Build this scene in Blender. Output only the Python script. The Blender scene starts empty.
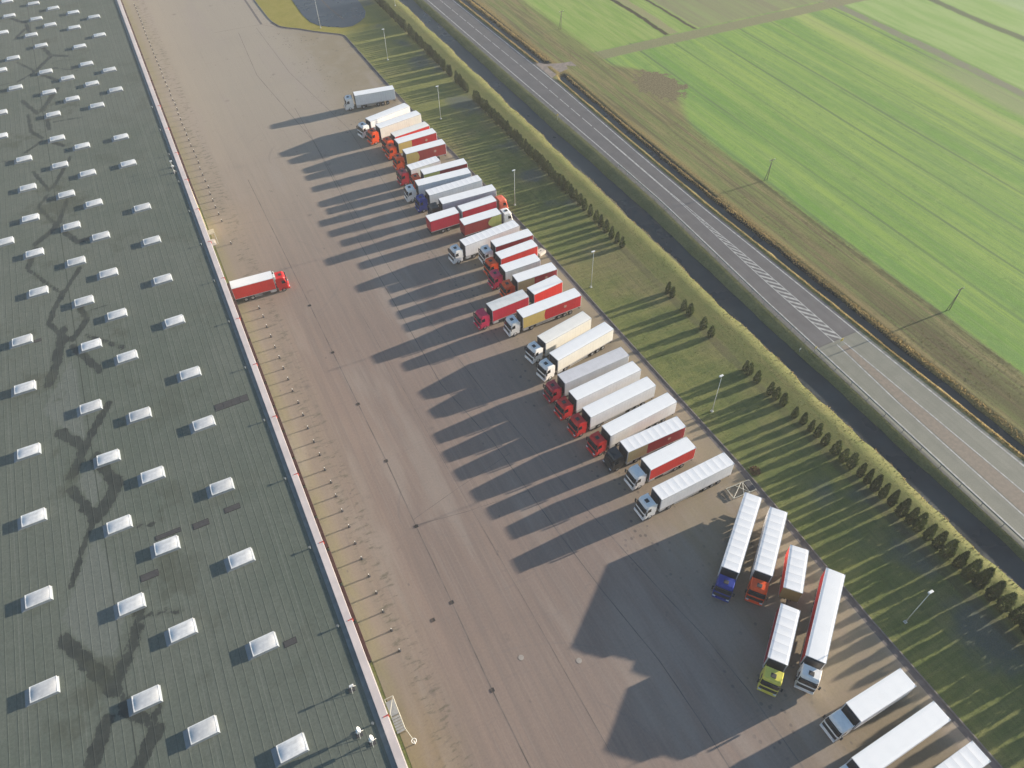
import bpy, bmesh, math, random
import numpy as np
from mathutils import Vector, Matrix
R = math.radians
rng = random.Random(7)
nr = np.random.RandomState(11)
C = bpy.context.scene.collection
sc = bpy.context.scene

# ------------------------------------------------------------------ tags
def tag(o, label=None, cat=None, group=None, kind=None):
    if label: o['label'] = label
    if cat: o['category'] = cat
    if group: o['group'] = group
    if kind: o['kind'] = kind
    return o
def empty(name, loc=(0, 0, 0), rz=0.0):
    o = bpy.data.objects.new(name, None); C.objects.link(o)
    o.location = loc; o.rotation_euler = (0, 0, rz); o.empty_display_size = 0.3
    return o
def link(name, me, parent=None, loc=(0, 0, 0), rot=(0, 0, 0), mat=None, scale=None):
    o = bpy.data.objects.new(name, me); C.objects.link(o)
    o.parent = parent; o.location = loc; o.rotation_euler = rot
    if scale: o.scale = scale
    if mat is not None and len(me.materials):
        o.material_slots[0].link = 'OBJECT'; o.material_slots[0].material = mat
    return o
def copy_tree(o, parent=None):
    c = o.copy(); C.objects.link(c); c.parent = parent
    for ch in list(o.children): copy_tree(ch, c)
    return c

# ------------------------------------------------------------------ node DSL
class G:
    def __init__(s, nt): s.nt = nt; s.l = nt.links
    def node(s, t, **k):
        n = s.nt.nodes.new(t)
        for a, b in k.items(): setattr(n, a, b)
        return n
    def put(s, sock, v):
        if v is None: return
        if isinstance(v, bpy.types.NodeSocket): s.l.new(v, sock)
        else:
            if sock.type == 'RGBA' and len(v) == 3: v = (*v, 1)
            sock.default_value = v
    def m(s, op, a, b=None, c=None, clamp=False):
        n = s.node('ShaderNodeMath', operation=op, use_clamp=clamp)
        s.put(n.inputs[0], a); s.put(n.inputs[1], b)
        if c is not None: s.put(n.inputs[2], c)
        return n.outputs[0]
    def add(s, a, b): return s.m('ADD', a, b)
    def sub(s, a, b): return s.m('SUBTRACT', a, b)
    def mul(s, a, b): return s.m('MULTIPLY', a, b)
    def ss(s, v, a, b, lo=0.0, hi=1.0):           # smooth step a->b
        n = s.node('ShaderNodeMapRange', interpolation_type='SMOOTHSTEP')
        s.put(n.inputs[0], v); s.put(n.inputs[1], a); s.put(n.inputs[2], b); s.put(n.inputs[3], lo); s.put(n.inputs[4], hi)
        return n.outputs[0]
    def band(s, v, a, b, w=0.3):
        return s.mul(s.ss(v, a - w, a + w), s.ss(v, b - w, b + w, 1.0, 0.0))
    def mix(s, f, a, b):
        n = s.node('ShaderNodeMix', data_type='RGBA')
        s.put(n.inputs[0], f); s.put(n.inputs[6], a); s.put(n.inputs[7], b)
        return n.outputs[2]
    def mulc(s, a, v):
        n = s.node('ShaderNodeVectorMath', operation='SCALE')
        s.put(n.inputs[0], a); s.put(n.inputs[3], v)
        return n.outputs[0]
    def xyz(s, v):
        n = s.node('ShaderNodeSeparateXYZ'); s.l.new(v, n.inputs[0]); return n.outputs
    def comb(s, x, y, z=0.0):
        n = s.node('ShaderNodeCombineXYZ'); s.put(n.inputs[0], x); s.put(n.inputs[1], y); s.put(n.inputs[2], z); return n.outputs[0]
    def noise(s, v, scale=1.0, detail=3.0, rough=0.55, dist=0.0):
        n = s.node('ShaderNodeTexNoise'); s.put(n.inputs['Vector'], v)
        n.inputs['Scale'].default_value = scale; n.inputs['Detail'].default_value = detail
        n.inputs['Roughness'].default_value = rough; n.inputs['Distortion'].default_value = dist
        return n.outputs[0]
    def vor(s, v, scale=1.0, feat='F1'):
        n = s.node('ShaderNodeTexVoronoi', feature=feat); s.put(n.inputs['Vector'], v); n.inputs['Scale'].default_value = scale
        return n.outputs[0]
    def sc(s, v, x, y, z=1.0, off=(0, 0, 0)):
        n = s.node('ShaderNodeMapping'); s.put(n.inputs[0], v); n.inputs[3].default_value = (x, y, z); n.inputs[1].default_value = off
        return n.outputs[0]
    def bump(s, h, strength=0.3, dist=0.1):
        n = s.node('ShaderNodeBump'); s.put(n.inputs['Height'], h); n.inputs['Strength'].default_value = strength; n.inputs['Distance'].default_value = dist
        return n.outputs[0]
def newmat(name):
    m = bpy.data.materials.new(name); m.use_nodes = True
    nt = m.node_tree; b = nt.nodes['Principled BSDF']; g = G(nt)
    return m, g, b
def pos(g): return g.node('ShaderNodeNewGeometry').outputs['Position']
def objc(g): return g.node('ShaderNodeTexCoord').outputs['Object']

def simple(name, col, rough=0.6, metal=0.0, var=0.12, scale=2.0, bump=0.0, spec=0.5, coat=0.0):
    m, g, b = newmat(name)
    p = objc(g); n = g.noise(p, scale, 4)
    f = g.ss(n, 0.3, 0.7, 1.0 - var, 1.0 + var * .5)
    g.put(b.inputs['Base Color'], g.mulc(g.mix(0.0, col, col), f))
    g.put(b.inputs['Roughness'], g.ss(n, 0.2, 0.8, rough * .85, min(1, rough * 1.15)))
    b.inputs['Metallic'].default_value = metal
    b.inputs['Specular IOR Level'].default_value = spec
    b.inputs['Coat Weight'].default_value = coat
    if bump: g.put(b.inputs['Normal'], g.bump(g.noise(p, scale * 6, 3), bump, .02))
    return m

# ------------------------------------------------------------------ mesh helpers
def mesh_from(name, verts, faces, mat=None, smooth=False):
    me = bpy.data.meshes.new(name); me.from_pydata([tuple(v) for v in verts], [], faces); me.validate(); me.update()
    if mat: me.materials.append(mat)
    if smooth:
        for p in me.polygons: p.use_smooth = True
    return me
def bm_mesh(name, bm, mat=None, smooth=False):
    me = bpy.data.meshes.new(name); bmesh.ops.recalc_face_normals(bm, faces=bm.faces)
    bm.to_mesh(me); bm.free()
    if mat: me.materials.append(mat)
    if smooth:
        for p in me.polygons: p.use_smooth = True
    return me
def bbox(bm, x0, x1, y0, y1, z0, z1, bev=0.0):
    r = bmesh.ops.create_cube(bm, size=1.0); vs = r['verts']
    for v in vs:
        v.co = Vector(((x0 + x1) / 2 + v.co.x * (x1 - x0), (y0 + y1) / 2 + v.co.y * (y1 - y0), (z0 + z1) / 2 + v.co.z * (z1 - z0)))
    if bev:
        es = list({e for v in vs for e in v.link_edges})
        bmesh.ops.bevel(bm, geom=es, offset=bev, segments=2, affect='EDGES', profile=.6)
def tube(bm, a, b, r, r2=None, seg=8, cap=True):
    a = Vector(a); b = Vector(b); d = b - a
    q = d.to_track_quat('Z', 'Y').to_matrix().to_4x4()
    M = Matrix.Translation((a + b) / 2) @ q
    bmesh.ops.create_cone(bm, cap_ends=cap, segments=seg, radius1=r, radius2=r if r2 is None else r2, depth=d.length, matrix=M)
def strip_mesh(name, left, right, z, mat):
    """left/right: lists of (x,y) with equal count"""
    v = []; f = []
    for (a, b) in zip(left, right): v += [(a[0], a[1], z), (b[0], b[1], z)]
    for i in range(len(left) - 1): f.append((2 * i, 2 * i + 1, 2 * i + 3, 2 * i + 2))
    me = mesh_from(name, v, f, mat)
    return me
def interp(tab, y):
    if y <= tab[0][0]: return tab[0][1] + (y - tab[0][0]) * (tab[1][1] - tab[0][1]) / (tab[1][0] - tab[0][0]) * .5
    for (a, b), (c, d) in zip(tab[:-1], tab[1:]):
        if y <= c: return b + (y - a) / (c - a) * (d - b)
    return tab[-1][1]
def pathline(name, pts, w, z, mat, sub=6, jitter=0.0):
    P = [Vector((x, y)) for x, y in pts]; Q = []
    for a, b in zip(P[:-1], P[1:]):
        for k in range(sub): Q.append(a.lerp(b, k / sub) + Vector((rng.uniform(-jitter, jitter), 0)))
    Q.append(P[-1]); L = []; Rr = []
    for i, q in enumerate(Q):
        d = (Q[min(i + 1, len(Q) - 1)] - Q[max(i - 1, 0)]).normalized(); n = Vector((-d.y, d.x)) * w / 2
        L.append(q - n); Rr.append(q + n)
    return strip_mesh(name, L, Rr, z, mat)

# ================================================================== MATERIALS (setting)
# ---- terrain
def make_terrain_mat():
    m, g, b = newmat('terrain')
    P = pos(g); x0, y, z = g.xyz(P)
    wob = g.mul(g.sub(g.noise(g.sc(P, .06, .06), 1.0, 4, .6), 0.5), 3.0)
    wobs = g.mul(g.sub(g.noise(P, .9, 3, .6), 0.5), 1.1)
    x = g.add(x0, wobs)
    xw = g.add(x0, wob)
    n_big = g.noise(P, .045, 4, .55); n_mid = g.noise(P, .25, 5, .65); n_fine = g.noise(P, 2.2, 5, .75)
    n_vf = g.noise(P, 7.0, 3, .7)
    nstreak = g.noise(g.sc(P, 1.6, .09), 1.0, 4, .7)          # streaks along y
    nstreak2 = g.noise(g.sc(P, .35, .012), 1.0, 4, .65)
    # grass strip
    grass = g.mix(g.ss(n_mid, .35, .68), (.12, .15, .045), (.195, .205, .065))
    grass = g.mix(g.mul(g.ss(n_fine, .5, .7), .35), grass, (.09, .105, .035))
    grass = g.mix(g.mul(g.ss(n_big, .5, .68), .7), grass, (.215, .175, .09))
    grass = g.mix(g.mul(g.ss(nstreak, .45, .7), .55), grass, (.08, .105, .04))
    # transverse mowing rows in the strip
    nx = g.noise(g.sc(P, .08, 1.1), 1.0, 3, .6)
    grass = g.mix(g.mul(g.ss(nx, .45, .65), .45), grass, (.23, .22, .08))
    # far strip brighter / yellower with distance north
    grass = g.mix(g.mul(g.ss(y, 130, 235), .55), grass, (.28, .27, .08))
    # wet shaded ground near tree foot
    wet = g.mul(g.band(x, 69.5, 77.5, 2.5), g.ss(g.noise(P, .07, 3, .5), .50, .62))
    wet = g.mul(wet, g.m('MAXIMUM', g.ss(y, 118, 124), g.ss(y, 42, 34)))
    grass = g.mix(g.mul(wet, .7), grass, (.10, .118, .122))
    # embankment
    bank = g.mix(g.ss(n_mid, .3, .7), (.12, .135, .045), (.17, .162, .060))
    bank = g.mix(g.mul(g.ss(nstreak, .4, .65), .6), bank, (.105, .135, .038))
    bank = g.mix(g.mul(g.ss(n_fine, .5, .75), .5), bank, (.075, .095, .028))
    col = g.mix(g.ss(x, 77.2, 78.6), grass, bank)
    ny = g.mul(g.band(x, 83.0, 84.9, .45), g.ss(n_fine, .35, .6))
    col = g.mix(g.mul(ny, .4), col, (.20, .185, .07))
    # ditch
    col = g.mix(g.band(x, 84.35, 88.7, .35), col, (.035, .038, .03))
    verge = g.mix(g.ss(n_mid, .35, .7), (.155, .16, .065), (.22, .205, .09))
    verge = g.mix(g.mul(g.ss(n_fine, .5, .7), .5), verge, (.05, .06, .02))
    col = g.mix(g.ss(x, 88.4, 88.9), col, verge)
    # verge beyond road, reeds
    reed = g.mix(g.ss(n_fine, .3, .7), (.15, .12, .045), (.4, .29, .11))
    col = g.mix(g.ss(x, 103.4, 103.9), col, reed)
    gap = g.mul(g.ss(y, 181, 182.5), g.ss(y, 189, 190.5, 1.0, 0.0))
    d2 = g.mul(g.band(x, 104.8, 106.5, .3), g.sub(1.0, gap))
    col = g.mix(d2, col, (.03, .03, .028))
    rough_f = g.mix(g.ss(nstreak, .32, .66), (.155, .165, .06), (.285, .235, .11))
    rough_f = g.mix(g.mul(g.ss(nstreak2, .46, .54), .75), rough_f, (.19, .23, .07))
    ns3 = g.noise(g.sc(P, .9, .03, 1, (2, 2, 0)), 1.0, 4, .7)
    rough_f = g.mix(g.mul(g.ss(ns3, .5, .6), .6), rough_f, (.13, .105, .06))
    rough_f = g.mix(g.mul(g.ss(ns3, .46, .38), .45), rough_f, (.33, .29, .12))
    rough_f = g.mix(g.mul(g.ss(n_fine, .48, .7), .5), rough_f, (.10, .10, .045))
    rough_f = g.mix(g.mul(g.ss(y, 120, 40, 0.0, .6), g.band(xw, 110, 116, 1.5)), rough_f, (.08, .062, .035))
    rough_f = g.mix(g.mul(g.ss(y, 120, 30, 0.2, .75), g.band(xw, 106.2, 108.8, .9)), rough_f, (.40, .29, .13))
    col = g.mix(g.ss(x, 107.4, 108.6), col, rough_f)
    # main field: stripes slightly fanned
    ys = g.mul(g.sub(y, 60.0), .015)
    xs = g.sub(x0, ys)
    xs2 = g.comb(g.mul(xs, 1.0), g.mul(y, .03), 0.0)
    st1 = g.noise(g.sc(xs2, .16, .35), 1.0, 3, .55)
    st2 = g.noise(g.sc(xs2, .75, .5), 1.0, 5, .72)
    st3 = g.noise(g.sc(xs2, 2.4, 1.6), 1.0, 4, .7)
    field = g.mix(g.ss(st1, .36, .64), (.165, .315, .055), (.30, .42, .085))
    field = g.mix(g.mul(g.ss(st2, .42, .60), .62), field, (.17, .28, .09))
    field = g.mix(g.mul(g.ss(g.noise(g.sc(xs2, 5.0, .8), 1.0, 4, .75), .46, .62), .35), field, (.15, .27, .06))
    field = g.mix(g.mul(g.ss(st3, .45, .72), .38), field, (.36, .43, .14))
    field = g.mix(g.mul(g.ss(n_fine, .5, .72), .30), field, (.13, .21, .07))
    cp = g.noise(g.sc(P, .7, .3, 1, (4, 4, 0)), 1.0, 6, .8)
    field = g.mix(g.mul(g.ss(cp, .54, .64), .5), field, (.135, .225, .055))
    field = g.mix(g.mul(g.ss(cp, .46, .34), .3), field, (.37, .44, .13))
    # drill tramlines
    tl = g.m('PINGPONG', g.add(xs, g.mul(wobs, .3)), 6.0)
    field = g.mix(g.mul(g.ss(tl, .5, .2), g.ss(g.noise(g.sc(P, .3, .02), 1.0, 3), .35, .6, .35, .85)), field, (.12, .19, .075))
    tl2 = g.m('PINGPONG', g.add(xs, 1.3), 6.0)
    field = g.mix(g.mul(g.ss(tl2, .3, .08), g.ss(g.noise(g.sc(P, .3, .02), 1.0, 3), .45, .6, .0, .5)), field, (.12, .20, .075))
    # yellow lane far side
    yl = g.band(g.add(xw, g.mul(g.sub(y, 140.), -.02)), 190, 195.5, 1.6)
    field = g.mix(g.mul(yl, .55), field, (.42, .46, .15))
    field = g.mix(g.mul(g.band(xw, 199, 207, 2.0), g.mul(g.ss(y, 150, 120), .6)), field, (.32, .32, .17))
    # grey boundary strips
    field = g.mix(g.mul(g.band(xw, 207.5, 211.0, .7), g.ss(n_mid, .3, .5, .45, .95)), field, (.22, .22, .15))
    field = g.mix(g.ss(xw, 211.0, 213.0), field, g.mix(g.ss(g.noise(g.sc(P, .2, .03), 1.0, 4, .6), .35, .65), (.25, .39, .10), (.33, .44, .15)))
    field = g.mix(g.mul(g.band(xw, 237.5, 240.5, .7), .85), field, (.10, .11, .07))
    field = g.mix(g.mul(g.ss(xw, 254.0, 258.0), .5), field, (.36, .44, .25))
    # fields beyond the track (y > 187)
    f2 = g.mix(g.ss(g.noise(g.sc(P, .5, .05), 1.0, 5, .65), .35, .65), (.22, .34, .07), (.31, .39, .11))
    f2 = g.mix(g.mul(g.ss(st2, .45, .65), .4), f2, (.17, .26, .08))
    f2 = g.mix(g.band(xw, 147.0, 148.6, .35), f2, (.06, .055, .035))
    f2 = g.mix(g.mul(g.band(xw, 148.8, 152.0, .6), .8), f2, (.30, .27, .15))
    f2 = g.mix(g.band(xw, 157.2, 158.4, .4), f2, (.07, .06, .045))
    f2 = g.mix(g.mul(g.ss(xw, 158.4, 160.0), .85), f2, g.mix(g.ss(nstreak2, .35, .65), (.23, .21, .13), (.26, .29, .13)))
    ytr = g.add(g.add(y, g.mul(g.sub(x0, 124.), .05)), wobs)
    field = g.mix(g.ss(ytr, 189.5, 191.0), field, f2)
    trk = g.mix(g.ss(n_fine, .35, .65), (.20, .21, .10), (.28, .25, .15))
    field = g.mix(g.mul(g.band(ytr, 184.2, 189.6, .5), .9), field, trk)
    edge = g.sub(g.add(g.add(x0, g.mul(g.sub(nstreak, .5), 3.0)), wobs), g.mul(g.mul(g.ss(y, 138, 160), g.ss(y, 182, 170)), 7.0))
    fe = g.ss(edge, 119.3, g.ss(y, 130, 150, 120.8, 123.0))
    fe = g.m('MAXIMUM', fe, 0.0)
    col = g.mix(fe, col, field)
    col = g.mix(g.mul(g.mul(g.band(edge, 118.6, 119.8, .4), g.ss(y, 126, 112)), g.ss(n_mid, .3, .6, .3, .8)), col, (.07, .075, .03))
    # brown bare patch in the field corner
    px = g.m('DIVIDE', g.sub(x0, 126.3), 6.2); py = g.m('DIVIDE', g.sub(y, 163.0), 10.0)
    rr = g.m('SQRT', g.add(g.mul(px, px), g.mul(py, py)))
    pm = g.ss(g.add(rr, g.mul(g.sub(n_mid, .5), 2.4)), 1.02, .88)
    col = g.mix(pm, col, g.mix(g.ss(n_fine, .35, .65), (.11, .095, .05), (.24, .20, .11)))
    # yellow grass apron around the pond and yard head
    ya = g.mul(g.ss(y, 236, 246), g.ss(x0, 74, 66))
    col = g.mix(g.mul(ya, .8), col, g.mix(g.ss(n_mid, .3, .7), (.27, .24, .04), (.33, .27, .06)))
    # planting bed at the foot of the tree row
    pb = g.mul(g.band(x, 76.0, 77.6, .35), g.ss(n_mid, .3, .55, .35, .8))
    pb = g.mul(pb, g.ss(y, 236, 230))
    col = g.mix(g.mul(pb, .6), col, (.08, .075, .045))
    vz = g.ss(n_vf, .3, .7, .78, 1.14)
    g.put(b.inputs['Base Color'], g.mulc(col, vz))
    b.inputs['Roughness'].default_value = .95; b.inputs['Specular IOR Level'].default_value = .15
    h = g.add(g.mul(n_fine, .7), g.mul(n_vf, .35))
    g.put(b.inputs['Normal'], g.bump(h, .55, .12))
    return m

def make_yard_mat():
    m, g, b = newmat('yard_concrete')
    P = pos(g); x, y, z = g.xyz(P)
    big = g.noise(P, .035, 4, .55); mid = g.noise(P, .22, 5, .6); fine = g.noise(P, 3.0, 5, .7); vf = g.noise(P, 12.0, 3, .7)
    st = g.noise(g.sc(P, .9, .03), 1.0, 5, .65); st2 = g.noise(g.sc(P, 3.2, .05, 1, (3, 9, 0)), 1.0, 4, .65)
    col = g.mix(g.ss(big, .35, .65), (.255, .192, .160), (.286, .218, .180))
    col = g.mix(g.mul(g.ss(mid, .4, .7), .5), col, (.265, .202, .172))
    col = g.mix(g.mul(g.ss(st, .38, .66), .45), col, (.185, .152, .137))
    col = g.mix(g.mul(g.ss(st2, .5, .72), .4), col, (.31, .26, .225))
    # far end paler and yellower
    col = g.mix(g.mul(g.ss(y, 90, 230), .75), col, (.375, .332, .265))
    # tan under the parked row
    col = g.mix(g.mul(g.ss(x, 36, 52), g.ss(mid, .25, .6, .55, .95)), col, (.26, .215, .145))
    # mossy strip along the dock wall
    moss = g.mul(g.ss(g.add(x, g.mul(g.sub(mid, .5), 5.)), 9.0, 1.0), g.ss(fine, .2, .7, .55, 1.0))
    col = g.mix(g.mul(moss, .55), col, (.245, .21, .16))
    moss2 = g.mul(g.ss(g.add(x, g.mul(g.sub(mid, .5), 2.)), 1.6, -.6), g.ss(mid, .3, .6, .4, 1.0))
    col = g.mix(g.mul(moss2, .65), col, (.25, .225, .115))
    ru = g.mul(g.ss(g.add(x, g.mul(g.sub(mid, .5), 3.)), 6.0, 2.0), g.ss(y, 42, 30))
    col = g.mix(g.mul(ru, .55), col, (.27, .20, .11))
    # oil stains and blotches
    v = g.vor(g.sc(P, .16, .16), 1.0); blot = g.mul(g.ss(v, .16, .02), g.ss(g.noise(P, .5, 3), .45, .6))
    col = g.mix(g.mul(blot, .55), col, (.13, .11, .10))
    v2 = g.vor(g.sc(P, .45, .3, 1, (7, 3, 0)), 1.0); bl2 = g.mul(g.ss(v2, .10, .03), g.ss(g.noise(P, .11, 2), .48, .6))
    col = g.mix(g.mul(bl2, .6), col, (.12, .105, .10))
    v3 = g.vor(g.sc(P, .9, .8, 1, (2, 5, 0)), 1.0); bl3 = g.mul(g.ss(v3, .26, .14), g.mul(g.band(x, 38, 50, 2.0), g.ss(g.noise(P, .13, 2), .44, .56)))
    col = g.mix(g.mul(bl3, .65), col, (.085, .075, .075))
    lt = g.mul(g.ss(g.noise(g.sc(P, .12, .02, 1, (5, 1, 0)), 1.0, 4, .6), .52, .66), .5)
    col = g.mix(lt, col, (.33, .28, .24))
    # turning tyre marks: arcs
    for (cx, cy, f) in ((20, 62, 1.3), (30, 175, 1.1), (12, 15, 1.2), (4, 130, 1.2)):
        dx = g.sub(x, cx); dy = g.sub(y, cy); r = g.m('SQRT', g.add(g.mul(dx, dx), g.mul(dy, dy)))
        rn = g.noise(g.comb(g.mul(r, f), g.mul(g.m('ARCTAN2', dy, dx), .5), 0.0), 1.0, 4, .7)
        k = g.mul(g.ss(rn, .55, .7), g.mul(g.ss(r, 34, 18), g.ss(mid, .35, .65, .1, .42)))
        col = g.mix(k, col, (.19, .165, .155))
    # worn scuffs in front of the docks
    sm = g.mul(g.band(x, 2.2, 6.0, .6), g.ss(g.noise(g.sc(P, .5, 1.3), 1.0, 4, .7), .5, .68))
    col = g.mix(g.mul(sm, .85), col, (.13, .12, .09))
    # faint diamond pattern of slab laying
    wv = g.ss(g.m('PINGPONG', g.add(x, .5), 2.6), .10, .03); wl = g.ss(g.m('PINGPONG', y, 7.5), .10, .03)
    col = g.mix(g.mul(g.m('MAXIMUM', wv, wl), g.ss(mid, .35, .65, .02, .18)), col, (.15, .13, .12))
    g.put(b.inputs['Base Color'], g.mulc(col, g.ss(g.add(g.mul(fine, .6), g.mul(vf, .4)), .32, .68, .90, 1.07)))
    b.inputs['Roughness'].default_value = .85; b.inputs['Specular IOR Level'].default_value = .3
    g.put(b.inputs['Normal'], g.bump(g.add(fine, g.mul(st2, .5)), .18, .03))
    return m

def make_roof_mat():
    m, g, b = newmat('roof_membrane')
    P = pos(g); x, y, z = g.xyz(P)
    big = g.noise(P, .05, 4, .55); mid = g.noise(P, .3, 5, .6); fine = g.noise(P, 3.5, 4, .7)
    col = g.mix(g.ss(big, .35, .65), (.108, .128, .102), (.127, .143, .117))
    col = g.mix(g.mul(g.ss(mid, .45, .7), .4), col, (.158, .172, .142))
    st = g.noise(g.sc(P, 2.0, .035), 1.0, 4, .7)
    col = g.mix(g.mul(g.ss(st, .42, .66), .5), col, (.105, .122, .102))
    # lap seams every metre
    sm = g.m('PINGPONG', g.add(x, g.mul(g.sub(mid, .5), .12)), .53)
    col = g.mix(g.ss(sm, .07, .02, 0.0, .28), col, (.06, .072, .062))
    sm2 = g.m('PINGPONG', g.add(x, .53), 3.18)
    col = g.mix(g.ss(sm2, .10, .03, 0.0, .4), col, (.19, .205, .175))
    # valley line with drains every 13.1 m and diamond crickets
    XV = -27.6
    dy = g.m('PINGPONG', g.sub(y, 46.5), 6.6)
    at = g.node('ShaderNodeAttribute', attribute_name='stain').outputs['Fac']; cl = g.node('ShaderNodeAttribute', attribute_name='clean').outputs['Fac']
    nz = g.noise(P, .7, 5, .7); nz2 = g.noise(P, .35, 3, .6)
    am = g.ss(g.add(at, g.mul(g.sub(nz, .5), 1.5)), .34, .46)
    soft = g.ss(g.add(at, g.mul(g.sub(nz2, .5), .5)), .08, .45)
    col = g.mix(g.mul(cl, .6), col, (.16, .175, .155))
    col = g.mix(g.mul(soft, .35), col, (.075, .085, .062))
    col = g.mix(g.mul(am, g.ss(nz2, .3, .7, .72, .95)), col, (.036, .042, .038))
    dx = g.add(g.m('ABSOLUTE', g.sub(x, XV)), 0.0)
    vl = g.ss(g.m('ABSOLUTE', g.sub(x, XV)), .16, .05)
    col = g.mix(g.mul(vl, .6), col, (.055, .065, .055))
    # dirty halo streaks elsewhere
    hl = g.mul(g.ss(g.noise(P, .09, 5, .65), .54, .66), g.ss(g.m('ABSOLUTE', g.sub(x, XV)), 13.0, 5.0, .25, .6))
    col = g.mix(hl, col, (.065, .072, .05))
    g.put(b.inputs['Base Color'], g.mulc(col, g.ss(fine, .3, .7, .86, 1.1)))
    g.put(b.inputs['Roughness'], g.sub(.8, g.mul(am, .25)))
    b.inputs['Specular IOR Level'].default_value = .3
    g.put(b.inputs['Normal'], g.bump(g.add(g.ss(sm, .1, .0), g.mul(fine, .5)), .3, .03))
    return m

def make_road_mat():
    m, g, b = newmat('road_asphalt')
    P = pos(g); x, y, z = g.xyz(P)
    fine = g.noise(P, 5.0, 4, .7); mid = g.noise(P, .3, 4, .6); st = g.noise(g.sc(P, 1.5, .02), 1.0, 4, .6)
    a = g.mix(g.ss(mid, .3, .7), (.100, .098, .105), (.124, .121, .128))
    c2 = g.mix(g.ss(mid, .3, .7), (.175, .18, .148), (.21, .212, .175))
    col = g.mix(g.ss(y, 62.0, 61.6), a, c2)
    col = g.mix(g.mul(g.ss(st, .42, .65), .4), col, g.mulc(col, .78))
    pb = g.ss(g.m('ABSOLUTE', g.sub(y, 61.8)), .22, .1)
    col = g.mix(pb, col, (.09, .09, .09))
    g.put(b.inputs['Base Color'], g.mulc(col, g.ss(fine, .3, .7, .88, 1.08)))
    b.inputs['Roughness'].default_value = .8
    g.put(b.inputs['Normal'], g.bump(fine, .2, .02))
    return m

def make_water(name, col=(.02, .026, .03), rough=.12):
    m, g, b = newmat(name)
    P = pos(g); n = g.noise(P, .12, 3, .5)
    g.put(b.inputs['Base Color'], g.mix(g.ss(n, .4, .65), col, tuple(c * 1.6 for c in col)))
    g.put(b.inputs['Roughness'], g.ss(n, .3, .7, rough, rough + .25))
    g.put(b.inputs['Normal'], g.bump(g.noise(P, 1.2, 2), .02, .03))
    b.inputs['IOR'].default_value = 1.33
    return m

M = {}
M['terrain'] = make_terrain_mat(); M['yard'] = make_yard_mat(); M['roof'] = make_roof_mat(); M['road'] = make_road_mat()
M['water'] = make_water('ditch_water', (.036, .042, .042), .25); M['pond'] = make_water('pond_water', (.03, .04, .055), .2)
M['puddle'] = make_water('puddle_water', (.035, .04, .038), .12)
M['paint_line'] = simple('road_paint', (.42, .42, .41), .7, var=.35, scale=1.2)
M['red_paving'] = simple('median_paving', (.235, .195, .155), .85, var=.2, scale=1.5)
M['gutter'] = simple('gutter_setts', (.14, .12, .115), .85, var=.3, scale=.7)
M['kerb'] = simple('kerb_stone', (.19, .17, .155), .8, var=.2)
M['joint'] = simple('pavement_joint', (.175, .145, .128), .9, var=.45, scale=.35)
M['crack'] = simple('sealed_crack', (.15, .125, .112), .9, var=.4, scale=.35)
M['shoulder'] = simple('shoulder_gravel', (.14, .14, .125), .9, var=.3, scale=.6)
M['gravel'] = simple('side_road_gravel', (.26, .215, .185), .95, var=.25, scale=.8, bump=.4)
M['cap'] = simple('parapet_cap', (.70, .60, .56), .45, var=.10, scale=.4)
M['flash'] = simple('roof_flashing', (.17, .19, .19), .6, var=.2, scale=.8)
M['wallm'] = simple('wall_cladding', (.17, .17, .18), .5, var=.1, scale=.5)
M['maroon'] = simple('dock_maroon', (.06, .022, .018), .55, var=.2, scale=1.)
M['cream'] = simple('cream_panel', (.50, .44, .32), .6, var=.12)
M['doorw'] = simple('dock_door_panel', (.68, .68, .66), .5)
M['blackr'] = simple('black_rubber', (.018, .018, .019), .85)
M['sky_curb'] = simple('skylight_curb', (.20, .225, .25), .6, var=.15, scale=1.)
M['patch'] = simple('roof_patch', (.062, .060, .062), .8, var=.25)
M['patch_edge'] = simple('roof_patch_edge', (.032, .032, .034), .8)
M['galv'] = simple('galvanised_steel', (.45, .46, .46), .5, metal=.5)
M['polew'] = simple('lamp_pole_paint', (.50, .52, .50), .5)
M['whitem'] = simple('white_metal', (.80, .80, .78), .45)
M['creamm'] = simple('cream_railing', (.52, .50, .42), .5)
M['steel_dark'] = simple('dark_steel', (.05, .05, .055), .6)
M['wood'] = simple('pole_wood', (.20, .17, .13), .9)
M['yellow'] = simple('yellow_plate', (.75, .55, .08), .5)
M['redm'] = simple('red_bracket', (.55, .06, .05), .5)
M['grate'] = simple('drain_iron', (.045, .043, .042), .7)
M['concrete_pale'] = simple('pale_concrete', (.55, .50, .45), .8)
M['kerb2'] = simple('manhole_iron', (.36, .32, .28), .7)
M['brush'] = simple('brown_brush', (.17, .09, .05), .9, var=.4)
# translucent plastic for the skylights
def skymat():
    m, g, b = newmat('skylight_plastic')
    p = objc(g); x, y, z = g.xyz(p)
    n = g.noise(p, 1.2, 4, .6)
    c = g.mix(g.ss(n, .3, .7), (.60, .61, .62), (.78, .78, .77)); rd = g.node('ShaderNodeObjectInfo').outputs['Random']
    c = g.mix(g.mul(g.ss(g.noise(g.sc(p, .8, 2.5, 1), 1.0, 4), .5, .7), g.mul(rd, .5)), c, (.42, .43, .42)); c = g.mulc(c, g.ss(rd, 0, 1, .82, 1.06))
    g.put(b.inputs['Base Color'], c)
    b.inputs['Roughness'].default_value = .28; b.inputs['Coat Weight'].default_value = .3
    b.inputs['Subsurface Weight'].default_value = 0.0
    return m
M['sky'] = skymat()

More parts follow.
